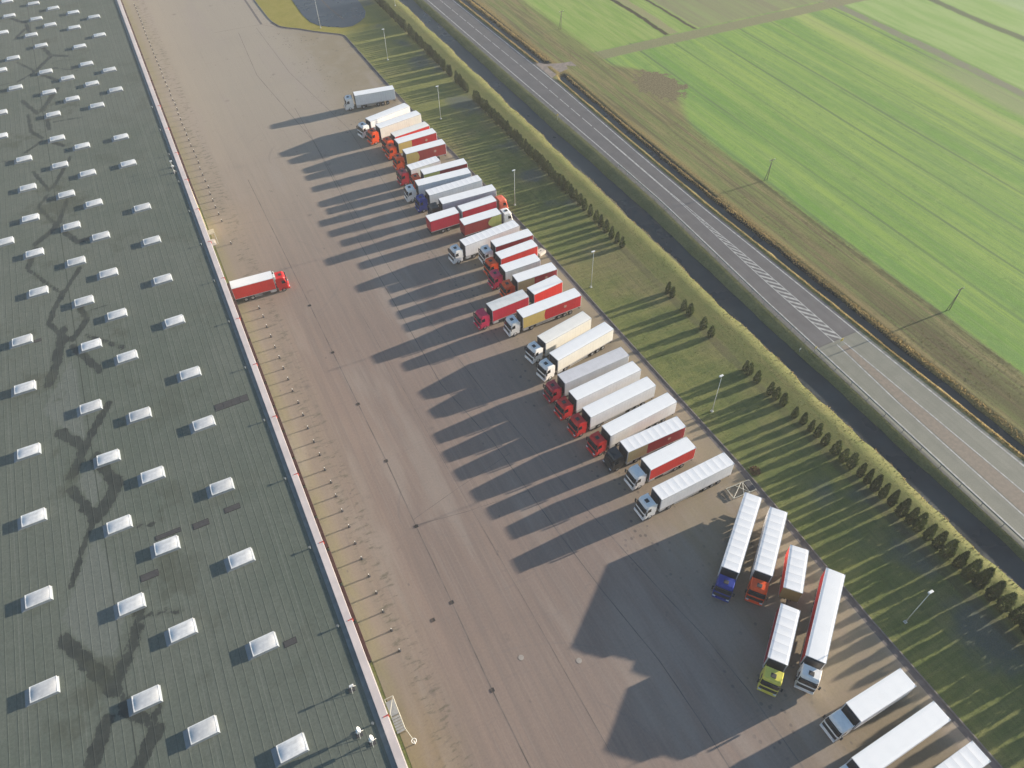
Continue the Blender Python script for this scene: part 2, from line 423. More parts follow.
# ================================================================== GROUND SHEET
def ditch_wob(y): return .22 * math.sin(y * .21) + .17 * math.sin(y * .53 + 1) + .12 * math.sin(y * 1.31)
LTAB = [(-60, 90.9), (17, 91.3), (41, 91.9), (77, 92.7), (115, 94.2), (142, 94.1), (184.5, 93.4), (253, 92.6), (420, 92.4)]
RTAB = [(-60, 103.6), (26, 103.0), (51, 102.4), (77, 101.9), (109, 101.2), (137, 101.2), (176, 101.7), (248, 100.4), (420, 100.4)]
CTAB = [(60.5, 97.2), (90, 97.6), (109, 97.9), (148, 97.9), (193, 97.7), (250, 96.5), (420, 96.4)]
ETAB = [(-60, 62.3), (18, 62.2), (46, 63.0), (76, 62.6), (106, 62.3), (133, 61.7), (165, 60.2), (200, 59.0), (236, 58.6)]
def ditch_c(y): return 87.0 + (1.6 if 80 < y < 150 else 0) * .35 * math.sin(max(0, min(1, (y - 80) / 70)) * math.pi)
def xprof(y):
    w = ditch_wob(y); c = ditch_c(y); lo = interp(LTAB, y); ro = interp(RTAB, y)
    k2 = 1 - (max(0, min(1, (y - 180.5) / 1.5)) * max(0, min(1, (191 - y) / 1.5)))
    w2 = ditch_wob(y * 1.3 + 40) * .7; b2 = ro + 3.2
    tail = 0.0
    P = [(-3000, -.02), (-300, -.02), (-60, -.02), (0, -.02), (55, -.02), (64, -.0), (70, 0), (76.0, 0.02), (77.5, .05), (79.5, .06), (81.8, .05), (84.1 + w, -.02),
         (c - 2.35 + w, -.75), (c - 1.9 + w, -1.1), (c + 1.5, -1.1), (c + 2.0 - w * .5, -.75), (c + 2.5 - w * .5, -.06), (lo - 1.4, -.02), (lo, -.02), (lo + 4, -.02), (ro, -.02), (ro + .9, -.02), (ro + 1.5, .0),
         (b2 - .9 + w2 * .5, -.05 - .35 * k2), (b2 - .5 + w2 * .5, -.8 * k2), (b2 + .5 + w2, -.8 * k2), (b2 + 1.1 + w2, -.05), (ro + 6, .0), (ro + 8, .05), (120, 0.0), (135, 0.0), (160, 0), (200, 0), (300, 0), (3000, 0)]
    return P
ys = [-3000, -400, -120] + [-60 + i * 2.0 for i in range(0, 181)] + [340, 420, 800, 3200]
cols = [xprof(max(-60, min(310, y))) for y in ys]
V = []; F = []; nx = len(cols[0])
for y, P in zip(ys, cols):
    for (x, z) in P:
        if 104 < x < 300: z += .05 * math.sin(x * .21 + y * .13)
        V.append((x, y, z))
for j in range(len(ys) - 1):
    for i in range(nx - 1):
        a = j * nx + i; F.append((a, a + 1, a + 1 + nx, a + nx))
tag(link('ground', mesh_from('ground', V, F, M['terrain'], smooth=True)), kind='structure')

def strip(name, fl, fr, y0, y1, z, mat, step=2.0, kind='structure'):
    n = max(2, int((y1 - y0) / step)); Y = [y0 + (y1 - y0) * k / n for k in range(n + 1)]
    o = link(name, strip_mesh(name, [(fl(y), y) for y in Y], [(fr(y), y) for y in Y], z, mat))
    if kind: o['kind'] = kind
    return o
# ditch water, road, markings
strip('ditch_water', lambda y: ditch_c(y) - 2.6 + ditch_wob(y), lambda y: ditch_c(y) + 2.1, -120, 500, -.78, M['water'])
strip('roadside_ditch_water', lambda y: interp(RTAB, y) + 2.35, lambda y: interp(RTAB, y) + 4.2, -120, 181, -.42, M['water'])
strip('roadside_ditch_water', lambda y: interp(RTAB, y) + 2.35, lambda y: interp(RTAB, y) + 4.2, 190.5, 500, -.42, M['water'])
strip('road_shoulder', lambda y: interp(LTAB, y) - 1.25, lambda y: interp(LTAB, y) - .6, -200, 600, .001, M['shoulder'], 4)
strip('road', lambda y: interp(LTAB, y) - .75, lambda y: interp(RTAB, y) + .55, -400, 600, .004, M['road'], 4)
strip('road_marking', lambda y: interp(LTAB, y) - .02, lambda y: interp(LTAB, y) + .26, -200, 600, .010, M['paint_line'], 4)
strip('road_marking', lambda y: interp(RTAB, y) - .28, lambda y: interp(RTAB, y), -200, 600, .010, M['paint_line'], 4)
# centre line: solid pair near, broken far
v = []; f = []
def addq(x0a, x0b, y0, x1a, x1b, y1, z=.010):
    k = len(v); v.extend([(x0a, y0, z), (x0b, y0, z), (x1b, y1, z), (x1a, y1, z)]); f.append((k, k + 1, k + 2, k + 3))
y = 146.0
while y < 420:
    c = interp(CTAB, y); c2 = interp(CTAB, y + 4.2); addq(c - .11, c + .11, y, c2 - .11, c2 + .11, y + (5.0 if y < 240 else 5.6)); y += 6.0
def HL(y): # ghost island left/right
    t = max(0, min(1, (112 - y) / 30)); return interp(CTAB, y) - .16 - .78 * t
def HR(y):
    t = max(0, min(1, (112 - y) / 30)); return interp(CTAB, y) + .16 + .85 * t
y = 61.5
while y < 146:
    y2 = min(146, y + 3)
    if y < 113:
        addq(HL(y) - .10, HL(y) + .10, y, HL(y2) - .10, HL(y2) + .10, y2); addq(HR(y) - .10, HR(y) + .10, y, HR(y2) - .10, HR(y2) + .10, y2)
    else:
        c = interp(CTAB, y); c2 = interp(CTAB, y2); addq(c - .2, c + .2, y, c2 - .2, c2 + .2, y2)
    y = y2
y = 62.5
while y < 108:
    w = HR(y) - HL(y)
    if w > .5: addq(HL(y) + .1, HR(y) - .1, y, HL(y) + .1, HR(y) - .1, y + .62) if False else (v.extend([(HL(y) + .1, y + 1.2, .010), (HR(y) - .1, y - 1.2, .010), (HR(y) - .1, y - .45, .010), (HL(y) + .1, y + 1.95, .010)]), f.append(tuple(range(len(v) - 4, len(v)))))
    y += 1.75
tag(link('road_marking', mesh_from('road_marking', v, f, M['paint_line'])), kind='structure')
ML = lambda y: interp([(-60, 94.2), (20, 95.2), (45, 95.7), (60.5, 96.6)], y); MR = lambda y: interp([(-60, 98.9), (22, 98.35), (44, 98.0), (60.5, 97.7)], y)
strip('median_strip', ML, MR, -200, 60.0, .012, M['red_paving'])
strip('road_marking', lambda y: ML(y) - .42, lambda y: ML(y) - .18, -200, 60.8, .010, M['paint_line'])
strip('road_marking', lambda y: MR(y) + .12, lambda y: MR(y) + .34, -200, 60.8, .010, M['paint_line'])
# side road apron
tag(link('side_road', mesh_from('side_road', [(101.9, 181, .008), (102.2, 193, .008), (104.5, 190, .012), (108.5, 188.2, .05), (112, 187.6, .04), (112, 184.4, .04), (108.5, 183.8, .05), (104.5, 182.6, .012)], [(0, 7, 2, 1), (7, 6, 3, 2), (6, 5, 4, 3)], M['gravel'])), kind='structure')

# ---- yard
edge = [(interp(ETAB, y), y) for y in [-60 + 6 * k for k in range(50)] if y <= 236] + [(58.6, 238.5), (57.6, 240.5), (54.4, 243.5), (50.5, 247.3), (47.4, 251.0), (44, 254), (42.0, 256.5), (40.8, 261), (40.4, 265.1), (40.1, 278), (40, 300), (40, 420)]
vb = [(x, y, .0) for x, y in edge] + [(-1.0, y, .0) for x, y in edge]
n = len(edge); fb = [(n + i, i, i + 1, n + i + 1) for i in range(n - 1)]
tag(link('yard', mesh_from('yard', vb, fb, M['yard'])), kind='structure')
# gutter + kerb along the edge
def offs(P, d):
    out = []
    for i, p in enumerate(P):
        a = Vector(P[max(0, i - 1)]); b = Vector(P[min(len(P) - 1, i + 1)]); t = (b - a).normalized(); nn = Vector((t.y, -t.x)); q = Vector(p) + nn * d; out.append((q.x, q.y))
    return out
gi = [i for i, p in enumerate(edge) if p[1] <= 262]; E1 = edge[:len(gi)]
tag(link('yard_gutter', strip_mesh('yard_gutter', offs(E1, -.95), offs(E1, -.02), .006, M['gutter'])), kind='structure')
a = offs(edge, 0); c2 = offs(edge, .16); vv = []; ff = []
for p, q in zip(a, c2): vv += [(p[0], p[1], -.05), (p[0], p[1], .11), (q[0], q[1], .11), (q[0], q[1], -.05)]
for i in range(len(a) - 1):
    k = 4 * i
    for s in range(3): ff.append((k + s, k + s + 1, k + s + 5, k + s + 4))
tag(link('yard_kerb', mesh_from('yard_kerb', vv, ff, M['kerb'])), kind='structure')
# joints, cracks
def jl(pts, w, mat, z=.005, jit=.02): tag(link('pavement_joint', pathline('pavement_joint', pts, w, z, mat, 6, jit)), kind='structure')
jl([(11.6, 170), (11.9, 130), (12.1, 88.5), (12.2, 74.5), (12.0, 60.7), (11.9, 46.8), (11.7, 33.2), (11.8, 22.7), (12.0, -20)], .12, M['joint'])
jl([(27.5, 135), (27.2, 108), (26.9, 86), (29.5, 70), (30.8, 49.2), (31.7, 38.8), (33.2, 26.5), (33.4, 18), (33.3, 11.7), (33.3, -20)], .12, M['crack'])
jl([(31.5, 200), (30.5, 160), (30.2, 120), (33, 80), (35.5, 60), (38.0, 42), (39.2, 34), (40.6, 26), (41.2, 18), (41.2, 8), (41.2, -10)], .11, M['joint'])
jl([(20.3, 110), (20.6, 70), (21.2, 40), (21.5, 10)], .06, M['joint'])
jl([(37.2, 320), (37.2, 285), (37.2, 261)], .7, M['gutter'], .007)
jl([(12.0, 60.9), (20, 59.5), (30, 58.5)], .07, M['joint']); jl([(12.1, 62), (20, 64), (31, 66.5)], .07, M['joint'])
jl([(22, 262), (37, 261), (45, 251)], .1, M['joint']); jl([(29, 258), (27, 225), (31, 180), (29, 140)], .12, M['joint']); jl([(35, 259), (36, 222), (41, 182), (40, 130), (41, 90)], .1, M['joint'])

# ---- pond and puddles
def blob(cx, cy, rx, ry, rot=0, n=40, j=.16, seed=0):
    r = random.Random(seed); ph = [r.uniform(0, 6.28) for _ in range(4)]; out = []
    for k in range(n):
        a = k / n * 2 * math.pi; s = 1 + j * (math.sin(2 * a + ph[0]) + .6 * math.sin(3 * a + ph[1]) + .5 * math.sin(5 * a + ph[2]) + .4 * math.sin(9 * a + ph[3]))
        px, py = rx * s * math.cos(a), ry * s * math.sin(a); out.append((cx + px * math.cos(rot) - py * math.sin(rot), cy + px * math.sin(rot) + py * math.cos(rot)))
    return out
def sheet(name, pts, z, mat): return tag(link(name, mesh_from(name, [(x, y, z) for x, y in pts], [tuple(range(len(pts)))], mat)), kind='structure')
pond = [(51.4, 300), (51.6, 276), (51.2, 262), (51.8, 255), (53.5, 250.5), (56.1, 248), (60, 245.2), (63, 244.6), (66.5, 247), (69, 249.6), (70.8, 254), (71.6, 262), (72, 280), (72, 300)]
sheet('pond_water', pond[::-1], .03, M['pond'])
tag(link('pond_dyke', pathline('pond_dyke', [(60.5, 300), (60.3, 280), (61, 262), (62.2, 251)], .5, .06, M['gutter'], 6, .1)), kind='structure')

# ================================================================== WAREHOUSE
WX = -1.45; RZ = 11.0; Y0, Y1 = -40.0, 420.0; WX0 = -96.0
wh = tag(empty('warehouse', (WX, 0, 0)), 'huge flat-roofed warehouse with dark green-grey roof, skylights and pale parapet along the truck yard', 'warehouse')
def wlink(name, me, mat=None, **k):
    o = link(name, me, wh, (-WX, 0, 0), mat=mat); return o
bm = bmesh.new(); bbox(bm, WX0, WX, Y0, Y1, 0, RZ - .02); wlink('wall', bm_mesh('wall', bm, M['wallm']))
STAINS = [([(-29.5, 118.8), (-31.0, 110.3), (-32.5, 106.1)], 1.11, 1), ([(-28.0, 113.3), (-24.7, 105.5)], 0.89, 0.9), ([(-26.0, 115.4), (-20.7, 109.4)], 0.7, 0.6), ([(-24.3, 96.9), (-28.4, 90.1)], 0.82, 1), ([(-31.7, 94.3), (-28.4, 89.5)], 1.1, 1), ([(-28.4, 89.5), (-30.8, 84.9)], 1.08, 0.9), ([(-31.0, 82.2), (-28.6, 75.7)], 1.03, 0.9), ([(-27.1, 86.5), (-25.0, 80.2), (-26.9, 76.9), (-28.6, 75.7)], 1.28, 1), ([(-28.6, 75.7), (-30.9, 70.0), (-32.3, 66.1)], 0.56, 0.9), ([(-27.7, 73.2), (-21.3, 70.9)], 0.59, 0.5), ([(-33.6, 58.7), (-31.6, 54.9), (-29.2, 49.9)], 1.13, 1), ([(-24.8, 58.7), (-26.5, 53.8), (-28.9, 50.5)], 1.52, 0.65), ([(-24.6, 57.8), (-20.0, 56.2)], 0.72, 0.5), ([(-30.3, 46.2), (-32.2, 42.0)], 1.14, 1), ([(-28.3, 47.3), (-24.9, 42.7), (-27.7, 39.7)], 0.99, 0.8), ([(-24.1, 45.8), (-26.9, 41.1)], 0.66, 0.7), ([(-28.7, 49.8), (-28.6, 49.3)], 0.81, 1), ([(-28.4, 48.8), (-27.3, 47.5)], 0.47, 0.8), ([(-32.4, 273.4), (-28.7, 267.4), (-27.9, 257.5)], 0.73, 0.9), ([(-25.4, 247.1), (-23.7, 240.1), (-19.7, 237.0)], 0.68, 0.9), ([(-23.7, 239.3), (-28.0, 231.1)], 0.73, 1), ([(-32.3, 239.9), (-28.0, 231.1)], 0.49, 0.9), ([(-28.0, 231.1), (-32.5, 226.7)], 0.48, 0.8), ([(-27.6, 229.3), (-23.3, 223.1)], 0.64, 1), ([(-23.4, 230.9), (-17.9, 226.2)], 0.49, 0.6), ([(-31.9, 214.7), (-28.8, 205.5)], 0.67, 1), ([(-23.7, 217.3), (-27.7, 206.8)], 0.93, 1), ([(-30.9, 206.0), (-30.8, 196.9), (-28.5, 191.9)], 0.59, 0.9), ([(-27.0, 201.1), (-26.8, 195.9)], 0.73, 0.9), ([(-25.5, 199.0), (-19.2, 198.2)], 0.44, 0.7), ([(-28.6, 190.8), (-32.3, 186.9)], 0.56, 0.9), ([(-26.2, 188.3), (-24.4, 186.1)], 0.7, 1), ([(-23.3, 179.7), (-26.7, 170.8)], 0.6, 0.9), ([(-32.3, 256.3), (-28.9, 263.6)], 0.62, 0.7), ([(-37.8, 226.6), (-33.4, 227.1)], 0.44, 0.5), ([(-37.7, 185.3), (-34.9, 184.3)], 0.49, 0.6), ([(-31.3, 177.1), (-28.6, 167.2)], 0.48, 1), ([(-25.2, 174.9), (-27.8, 167.9)], 0.53, 0.9), ([(-29.1, 165.5), (-31.0, 161.6), (-28.2, 152.7)], 0.51, 0.9), ([(-25.5, 161.6), (-27.7, 153.3)], 0.63, 1), ([(-28.2, 152.2), (-32.4, 147.9)], 0.84, 1), ([(-27.2, 150.4), (-24.8, 144.7), (-22.2, 145.0)], 0.77, 1), ([(-32.4, 146.3), (-34.0, 140.5)], 0.82, 1), ([(-34.0, 139.8), (-28.8, 129.3)], 0.41, 0.9), ([(-25.2, 135.8), (-28.6, 129.2)], 0.63, 0.9), ([(-28.8, 129.0), (-30.7, 124.6), (-31.5, 121.6), (-28.8, 115.7)], 0.65, 1), ([(-26.2, 124.3), (-25.4, 119.7), (-28.1, 115.3)], 0.75, 1), ([(-24.8, 122.2), (-21.7, 121.9)], 0.32, 0.6), ([(-24.7, 163.1), (-23.9, 160.7)], 0.3, 0.6)]
CLEAN = [[(-28.7, 110.6), (-33.7, 100.5), (-29.1, 90.5), (-28.3, 91.3), (-28.3, 104.6)], [(-28.9, 72.3), (-33.7, 61.6), (-29.1, 51.3), (-25.9, 61.0), (-27.5, 68.2)], [(-28.7, 86.1), (-29.8, 82.7), (-28.5, 76.7), (-26.9, 82.3)]]
def roof_mesh():
    X = [WX0, -60.0] + [-44 + .5 * i for i in range(65)] + [WX - .5]; Yy = [Y0, 15.0] + [18 + .5 * i for i in range(560)] + [Y1]
    gx, gy = np.meshgrid(np.array(X), np.array(Yy)); st = np.zeros_like(gx); cl = np.zeros_like(gx)
    for pts, w, k in STAINS:
        for (a, b), (c, d) in zip(pts[:-1], pts[1:]):
            ux, uy = c - a, d - b; L2 = ux * ux + uy * uy + 1e-6; t = np.clip(((gx - a) * ux + (gy - b) * uy) / L2, 0, 1)
            dd = np.hypot(gx - a - t * ux, (gy - b - t * uy) * .8); st = np.maximum(st, k * np.clip(1.05 - dd / (w * 1.08), 0, 1))
    for poly in CLEAN:
        ins = np.zeros(gx.shape, bool); n = len(poly)
        for i in range(n):
            (x1, y1), (x2, y2) = poly[i], poly[(i + 1) % n]
            if y1 == y2: continue
            c_ = ((y1 > gy) != (y2 > gy)) & (gx < (x2 - x1) * (gy - y1) / (y2 - y1) + x1); ins ^= c_
        cl[ins] = 1
    nx_ = len(X); v = np.c_[gx.ravel(), gy.ravel(), np.full(gx.size, RZ)]
    f = [(j * nx_ + i, j * nx_ + i + 1, (j + 1) * nx_ + i + 1, (j + 1) * nx_ + i) for j in range(len(Yy) - 1) for i in range(nx_ - 1)]
    me = bpy.data.meshes.new('roof'); me.from_pydata(v.tolist(), [], f); me.update(); me.materials.append(M['roof'])
    for nm, arr in (('stain', st), ('clean', cl)):
        a_ = me.attributes.new(nm, 'FLOAT', 'POINT'); a_.data.foreach_set('value', arr.ravel().astype(np.float32))
    return me
wlink('roof', roof_mesh())
bm = bmesh.new(); bbox(bm, WX - .86, WX + .08, Y0, Y1, RZ - .25, RZ + .20, .03)
bbox(bm, WX0 - .1, WX0 + .6, Y0, Y1, RZ - .25, RZ + .30); wlink('parapet', bm_mesh('parapet', bm, M['cap']))
bm = bmesh.new(); bbox(bm, WX - 1.45, WX - .87, Y0, Y1, RZ + .002, RZ + .07, .01); wlink('flashing', bm_mesh('flashing', bm, M['flash']))
for yy in [19.5, 32.3, 45.1, 57.3, 69.8, 82.0, 94.6, 107.1, 119.6, 132.1, 144.6, 157.1, 169.6, 182.1, 194.6]:
    bm = bmesh.new(); bbox(bm, WX - .45, WX + .16, yy - .06, yy + .06, RZ + .15, RZ + .24, .01); bbox(bm, WX + .08, WX + .2, yy - .1, yy + .1, RZ - .3, RZ + .24, .01)
    wlink('bracket', bm_mesh('bracket', bm, M['redm']))
    bm = bmesh.new(); tube(bm, (WX - 1.75, yy - .1, RZ), (WX - 1.75, yy - .1, RZ + .35), .09); tube(bm, (WX - 1.75, yy - .1, RZ + .35), (WX - 1.75, yy - .1, RZ + .42), .17)
    wlink('vent_pipe', bm_mesh('vent_pipe', bm, M['flash']))
# canopies and dock doors
segs = []
y = 42.2
while y < 124: segs.append((y, y + 5.45)); y += 6.06
y = 157.5
while y < 300: segs.append((y, y + 5.7)); y += 6.2
bmd = bmesh.new()
for (a, b_) in segs:
    bm = bmesh.new(); bbox(bm, WX + .01, WX + .50, a, b_, 4.45, 4.72, .03); wlink('dock_canopy', bm_mesh('dock_canopy', bm, M['maroon']))
y = 45.2; k = 0
while y < 122:
    bm = bmesh.new()
    for (x0, x1, y0_, y1_, z0, z1) in ((WX, WX + .35, y - 1.75, y - 1.3, 1.0, 4.2), (WX, WX + .35, y + 1.3, y + 1.75, 1.0, 4.2), (WX, WX + .35, y - 1.3, y + 1.3, 3.7, 4.2)): bbox(bm, x0, x1, y0_, y1_, z0, z1, .02)
    bbox(bm, WX, WX + .3, y - 1.5, y - 1.2, .4, .95); bbox(bm, WX, WX + .3, y + 1.2, y + 1.5, .4, .95)
    s = wlink('dock_shelter', bm_mesh('dock_shelter', bm, M['blackr']))
    bm = bmesh.new(); bbox(bm, WX, WX + .06, y - 1.29, y + 1.29, 1.15, 3.69)
    d = link('dock_door', bm_mesh('dock_door', bm, M['doorw']), s); y += 6.12 / 2
# patches on the roof
for (x, y, lx, ly) in [(-6.9, 88.1, 5.2, 1.5), (-11.1, 68.4, 2.2, 1.0), (-15.5, 67.8, 2.2, 1.1), (-19.8, 68.3, 3.4, .8), (-23.0, 63.0, 2.3, 1.1), (-9.0, 45.8, 1.6, .9), (-33.5, 118, 1.2, .8), (-26.4, 33.0, .9, 2.6)]:
    bm = bmesh.new(); bbox(bm, x - lx / 2, x + lx / 2, y - ly / 2, y + ly / 2, RZ + .003, RZ + .02); e = wlink('roof_patch', bm_mesh('roof_patch', bm, M['patch_edge']))
    bm = bmesh.new(); w = .1
    if lx > 4:
        for q in range(4): bbox(bm, x - lx / 2 + q * lx / 4 + .04, x - lx / 2 + (q + 1) * lx / 4 - .04, y - ly / 2 + w, y + ly / 2 - w, RZ + .021, RZ + .028)
    else: bbox(bm, x - lx / 2 + w, x + lx / 2 - w, y - ly / 2 + w, y + ly / 2 - w, RZ + .021, RZ + .028)
    link('felt_sheet', bm_mesh('felt_sheet', bm, M['patch']), e)
# skylights
def skylight_meshes():
    # curb: splayed frustum ; cover: shallow dome on top
    A, B, h = 1.95, 1.08, .36; a, b2 = 1.42, .93
    v = [(-A - .22, -B, 0), (A - .35, -B, 0), (A - .35, B, 0), (-A - .22, B, 0), (-a, -b2, h), (a, -b2, h), (a, b2, h), (-a, b2, h)]
    f = [(0, 1, 5, 4), (1, 2, 6, 5), (2, 3, 7, 6), (3, 0, 4, 7)]
    curb = mesh_from('skylight', v, f, M['sky_curb'])
    nx_, ny_ = 12, 8; v = []; f = []
    for j in range(ny_ + 1):
        for i in range(nx_ + 1):
            u = i / nx_ * 2 - 1; w = j / ny_ * 2 - 1
            zz = h + .05 + .12 * (1 - abs(u) ** 3) * (1 - abs(w) ** 3) + .09 * (u * .5 - .5) * -1 * 0
            v.append((u * (a + .07), w * (b2 + .07), zz))
    for j in range(ny_):
        for i in range(nx_):
            k = j * (nx_ + 1) + i; f.append((k, k + 1, k + nx_ + 2, k + nx_ + 1))
    cover = mesh_from('cover', v, f, M['sky'], smooth=True)
    bm = bmesh.new(); t = .08
    bbox(bm, -a - t, a + t, -b2 - t, -b2 + .02, h - .03, h + .075); bbox(bm, -a - t, a + t, b2 - .02, b2 + t, h - .03, h + .075)
    bbox(bm, -a - t, -a + .02, -b2 + .02, b2 - .02, h - .03, h + .075); bbox(bm, a - .02, a + t, -b2 + .02, b2 - .02, h - .03, h + .075)
    frame = bm_mesh('frame', bm, M['whitem'])
    return curb, cover, frame
SK = skylight_meshes()
SKY = [(53.3,-36.2),(66.2,-36.1),(79.4,-36.0),(92.3,-36.0),(106.7,-35.9),(118.9,-35.8),(131.6,-32.5),(144.5,-32.5),(157.6,-32.6),(170.2,-32.5),(183.4,-32.7),(151.3,-37.6),(197.3,-37.3),(210.0,-37.0),(222.8,-33.0),(242.5,-32.9),(236.0,-36.3),(262.9,-35.1),(275.5,-32.8),(288.6,-33.0),
(256.8,-27.6),(46.7,-25.6),(59.7,-25.6),(72.7,-25.5),(85.5,-25.5),(97.3,-26.8),(112.1,-25.3),(124.8,-25.3),(137.8,-25.5),(150.6,-25.3),(163.4,-25.3),(176.6,-25.6),(189.6,-25.3),(202.6,-25.3),(215.8,-25.4),(228.9,-25.4),(247.5,-25.5),(268.9,-25.6),(282.3,-25.7),(261.9,-22.2),
(40.2,-20.4),(53.2,-20.4),(66.3,-20.2),(79.2,-20.1),(92.0,-20.1),(106.3,-20.2),(118.2,-20.4),(131.1,-20.4),(144.1,-20.4),(157.0,-20.4),(170.0,-20.4),(183.0,-20.4),(208.9,-20.4),(222.0,-20.5),(275.1,-20.5),(241.4,-15.8),(256.2,-16.0),(202.1,-15.2),(215.4,-15.1),(228.5,-15.2),(268.4,-15.3),
(33.8,-12.0),(46.9,-11.9),(59.8,-11.7),(72.5,-11.6),(85.6,-11.6),(97.4,-11.5),(111.6,-11.6),(124.4,-11.6),(137.7,-11.6),(150.5,-11.6),(169.9,-11.9),(182.9,-11.9),(208.7,-10.0),(221.6,-10.1),(246.7,-10.0),(261.6,-10.0),(33.7,-25.6),(40.3,-36.2),(27.2,-20.4),(20.8,-12.0)]
for (s, n_) in SKY:
    o = link('skylight', SK[0], wh, (n_ - WX, s, RZ + .004), (0, 0, R(rng.uniform(-1.2, 1.2))))
    link('cover', SK[1], o); link('frame', SK[2], o)

# antennas on the roof edge
def antenna(x, y, h, label, dish=True):
    t = tag(empty('antenna', (x, y, RZ)), label, 'antenna')
    bm = bmesh.new(); tube(bm, (0, 0, 0), (0, 0, h), .06)
    for a_ in (0.4, 2.5, 4.6): tube(bm, (math.cos(a_) * .55, math.sin(a_) * .55, .02), (0, 0, .6), .03)
    link('mast', bm_mesh('mast', bm, M['galv']), t)
    bm = bmesh.new(); bbox(bm, -.35, .35, -.35, .35, 0, .08, .01); link('base', bm_mesh('base', bm, M['steel_dark']), t)
    if dish:
        bm = bmesh.new(); bmesh.ops.create_uvsphere(bm, u_segments=16, v_segments=8, radius=.34, matrix=Matrix.Translation((.12, 0, h)) @ Matrix.Rotation(R(60), 4, 'Y') @ Matrix.Diagonal((1, 1, .35, 1)))
        link('dish', bm_mesh('dish', bm, M['whitem'], True), t)
        bm = bmesh.new(); bbox(bm, -.22, .22, -.2, .2, h - .75, h - .3, .03); link('equipment_box', bm_mesh('equipment_box', bm, M['whitem']), t)
    else:
        bm = bmesh.new(); bbox(bm, -.15, .35, -.12, .12, h - .1, h + .15, .03); link('camera_head', bm_mesh('camera_head', bm, M['whitem']), t)
antenna(-3.9, 30.4, 1.5, 'white dish antenna on short mast at lower roof corner, nearer the picture bottom')
antenna(-4.9, 31.9, 1.4, 'white dish antenna on tripod mast a little farther from the parapet than its twin')
antenna(-4.1, 37.0, .9, 'small dark pipe mast on the roof just above the two dishes', False)
antenna(-3.4, 161.5, 1.5, 'white camera mast beside the parapet, far up the roof edge casting two thin shadows', False)
antenna(-3.4, 164.0, 1.4, 'slim camera mast at the far roof edge just beyond its neighbour', False)

# ---- dock bollards
def bollard_mesh():
    bm = bmesh.new(); tube(bm, (0, 0, 0), (0, 0, .62), .12, .11, 12); tube(bm, (0, 0, .0), (0, 0, .05), .2, .2, 12)
    body = bm_mesh('post', bm, M['steel_dark'])
    bm = bmesh.new(); tube(bm, (0, 0, .6), (0, 0, .72), .06, .06, 12); bmesh.ops.create_uvsphere(bm, u_segments=12, v_segments=6, radius=.06, matrix=Matrix.Translation((0, 0, .72)))
    cap = bm_mesh('cap', bm, M['whitem'], True)
    bm = bmesh.new(); bbox(bm, -.2, .2, -.07, .07, .0, .16, .02); rail = bm_mesh('guide_rail', bm, M['steel_dark'])
    return body, cap, rail
BL = bollard_mesh()
def bollard(x, y, label, group):
    t = tag(empty('bollard', (x, y, .0)), label, 'bollard', group)
    link('post', BL[0], t); link('cap', BL[1], t)
for y in [121.8,118.9,115.7,112.6,109.3,106.2,103.1,100.0,96.8,93.6,90.4,87.2,83.8,80.7,77.4,74.5,71.6,68.5,65.3,62.1,59.2,56.0,53.0,49.9,46.8,43.6]:
    if 122 < y < 128: continue
    bollard(2.75 + rng.uniform(-.1, .1), y, 'short white-capped steel bollard in the near dock row', 'bollards in front of the near loading docks')
y = 146.0
while y < 300:
    if not 149 < y < 153.5: bollard(2.3 + rng.uniform(-.15, .15), y, 'short white-capped steel bollard in the far dock row', 'bollards in front of the far loading docks')
    y += 3.12

# ---- stair at the lower wall, canopy at the far wall
st = tag(empty('steel_staircase', (-1.3, 32, 0)), 'pale steel staircase and railing against the warehouse wall near the picture bottom', 'staircase')
bm = bmesh.new()
bbox(bm, .05, 1.15, 3.6, 5.6, 1.1, 1.2)
for k in range(6): bbox(bm, .05, 1.15, 3.55 - .3 * (k + 1), 3.6 - .3 * k - .05, 1.0 - .18 * k, 1.04 - .18 * k)
link('steps', bm_mesh('steps', bm, M['galv']), st)
bm = bmesh.new()
for (x, ya, yb, za, zb) in ((1.15, 3.6, 5.6, 2.2, 2.2), (1.15, 3.6, 1.6, 2.2, 1.1), (1.15, 3.6, 5.6, 1.7, 1.7), (1.15, 3.6, 1.6, 1.7, .6)): tube(bm, (x, ya, za), (x, yb, zb), .05)
for (x, y, z0, z1) in ((1.15, 5.6, 0, 2.2), (1.15, 3.6, 0, 2.2), (1.15, 1.6, 0, 1.1), (.05, 5.6, 0, 2.2), (.1, 3.6, 0, 2.2)): tube(bm, (x, y, z0), (x, y, z1), .055)
tube(bm, (.05, 5.6, 2.2), (1.15, 5.6, 2.2), .05); tube(bm, (.05, 3.6, 2.2), (1.15, 5.6, 2.2), .045); tube(bm, (1.15, 1.6, 1.1), (1.6, -.3, 1.1), .045)
link('railing', bm_mesh('railing', bm, M['creamm']), st)
bm = bmesh.new(); tube(bm, (1.6, -.3, 0), (1.6, -.3, 1.15), .07); r_ = bmesh.ops.create_circle(bm, segments=4, radius=.01)
for k in range(12):
    a0, a1 = k / 12 * 2 * math.pi, (k + 1) / 12 * 2 * math.pi
    tube(bm, (1.6 + .3 * math.cos(a0), -.3 + .3 * math.sin(a0), 1.15), (1.6 + .3 * math.cos(a1), -.3 + .3 * math.sin(a1), 1.15), .045, seg=6)
link('end_hoop', bm_mesh('end_hoop', bm, M['whitem']), st)
cn = tag(empty('entrance_canopy', (WX, 148.3, 0)), 'small pale flat canopy with steps on the warehouse wall above the docked truck', 'canopy')
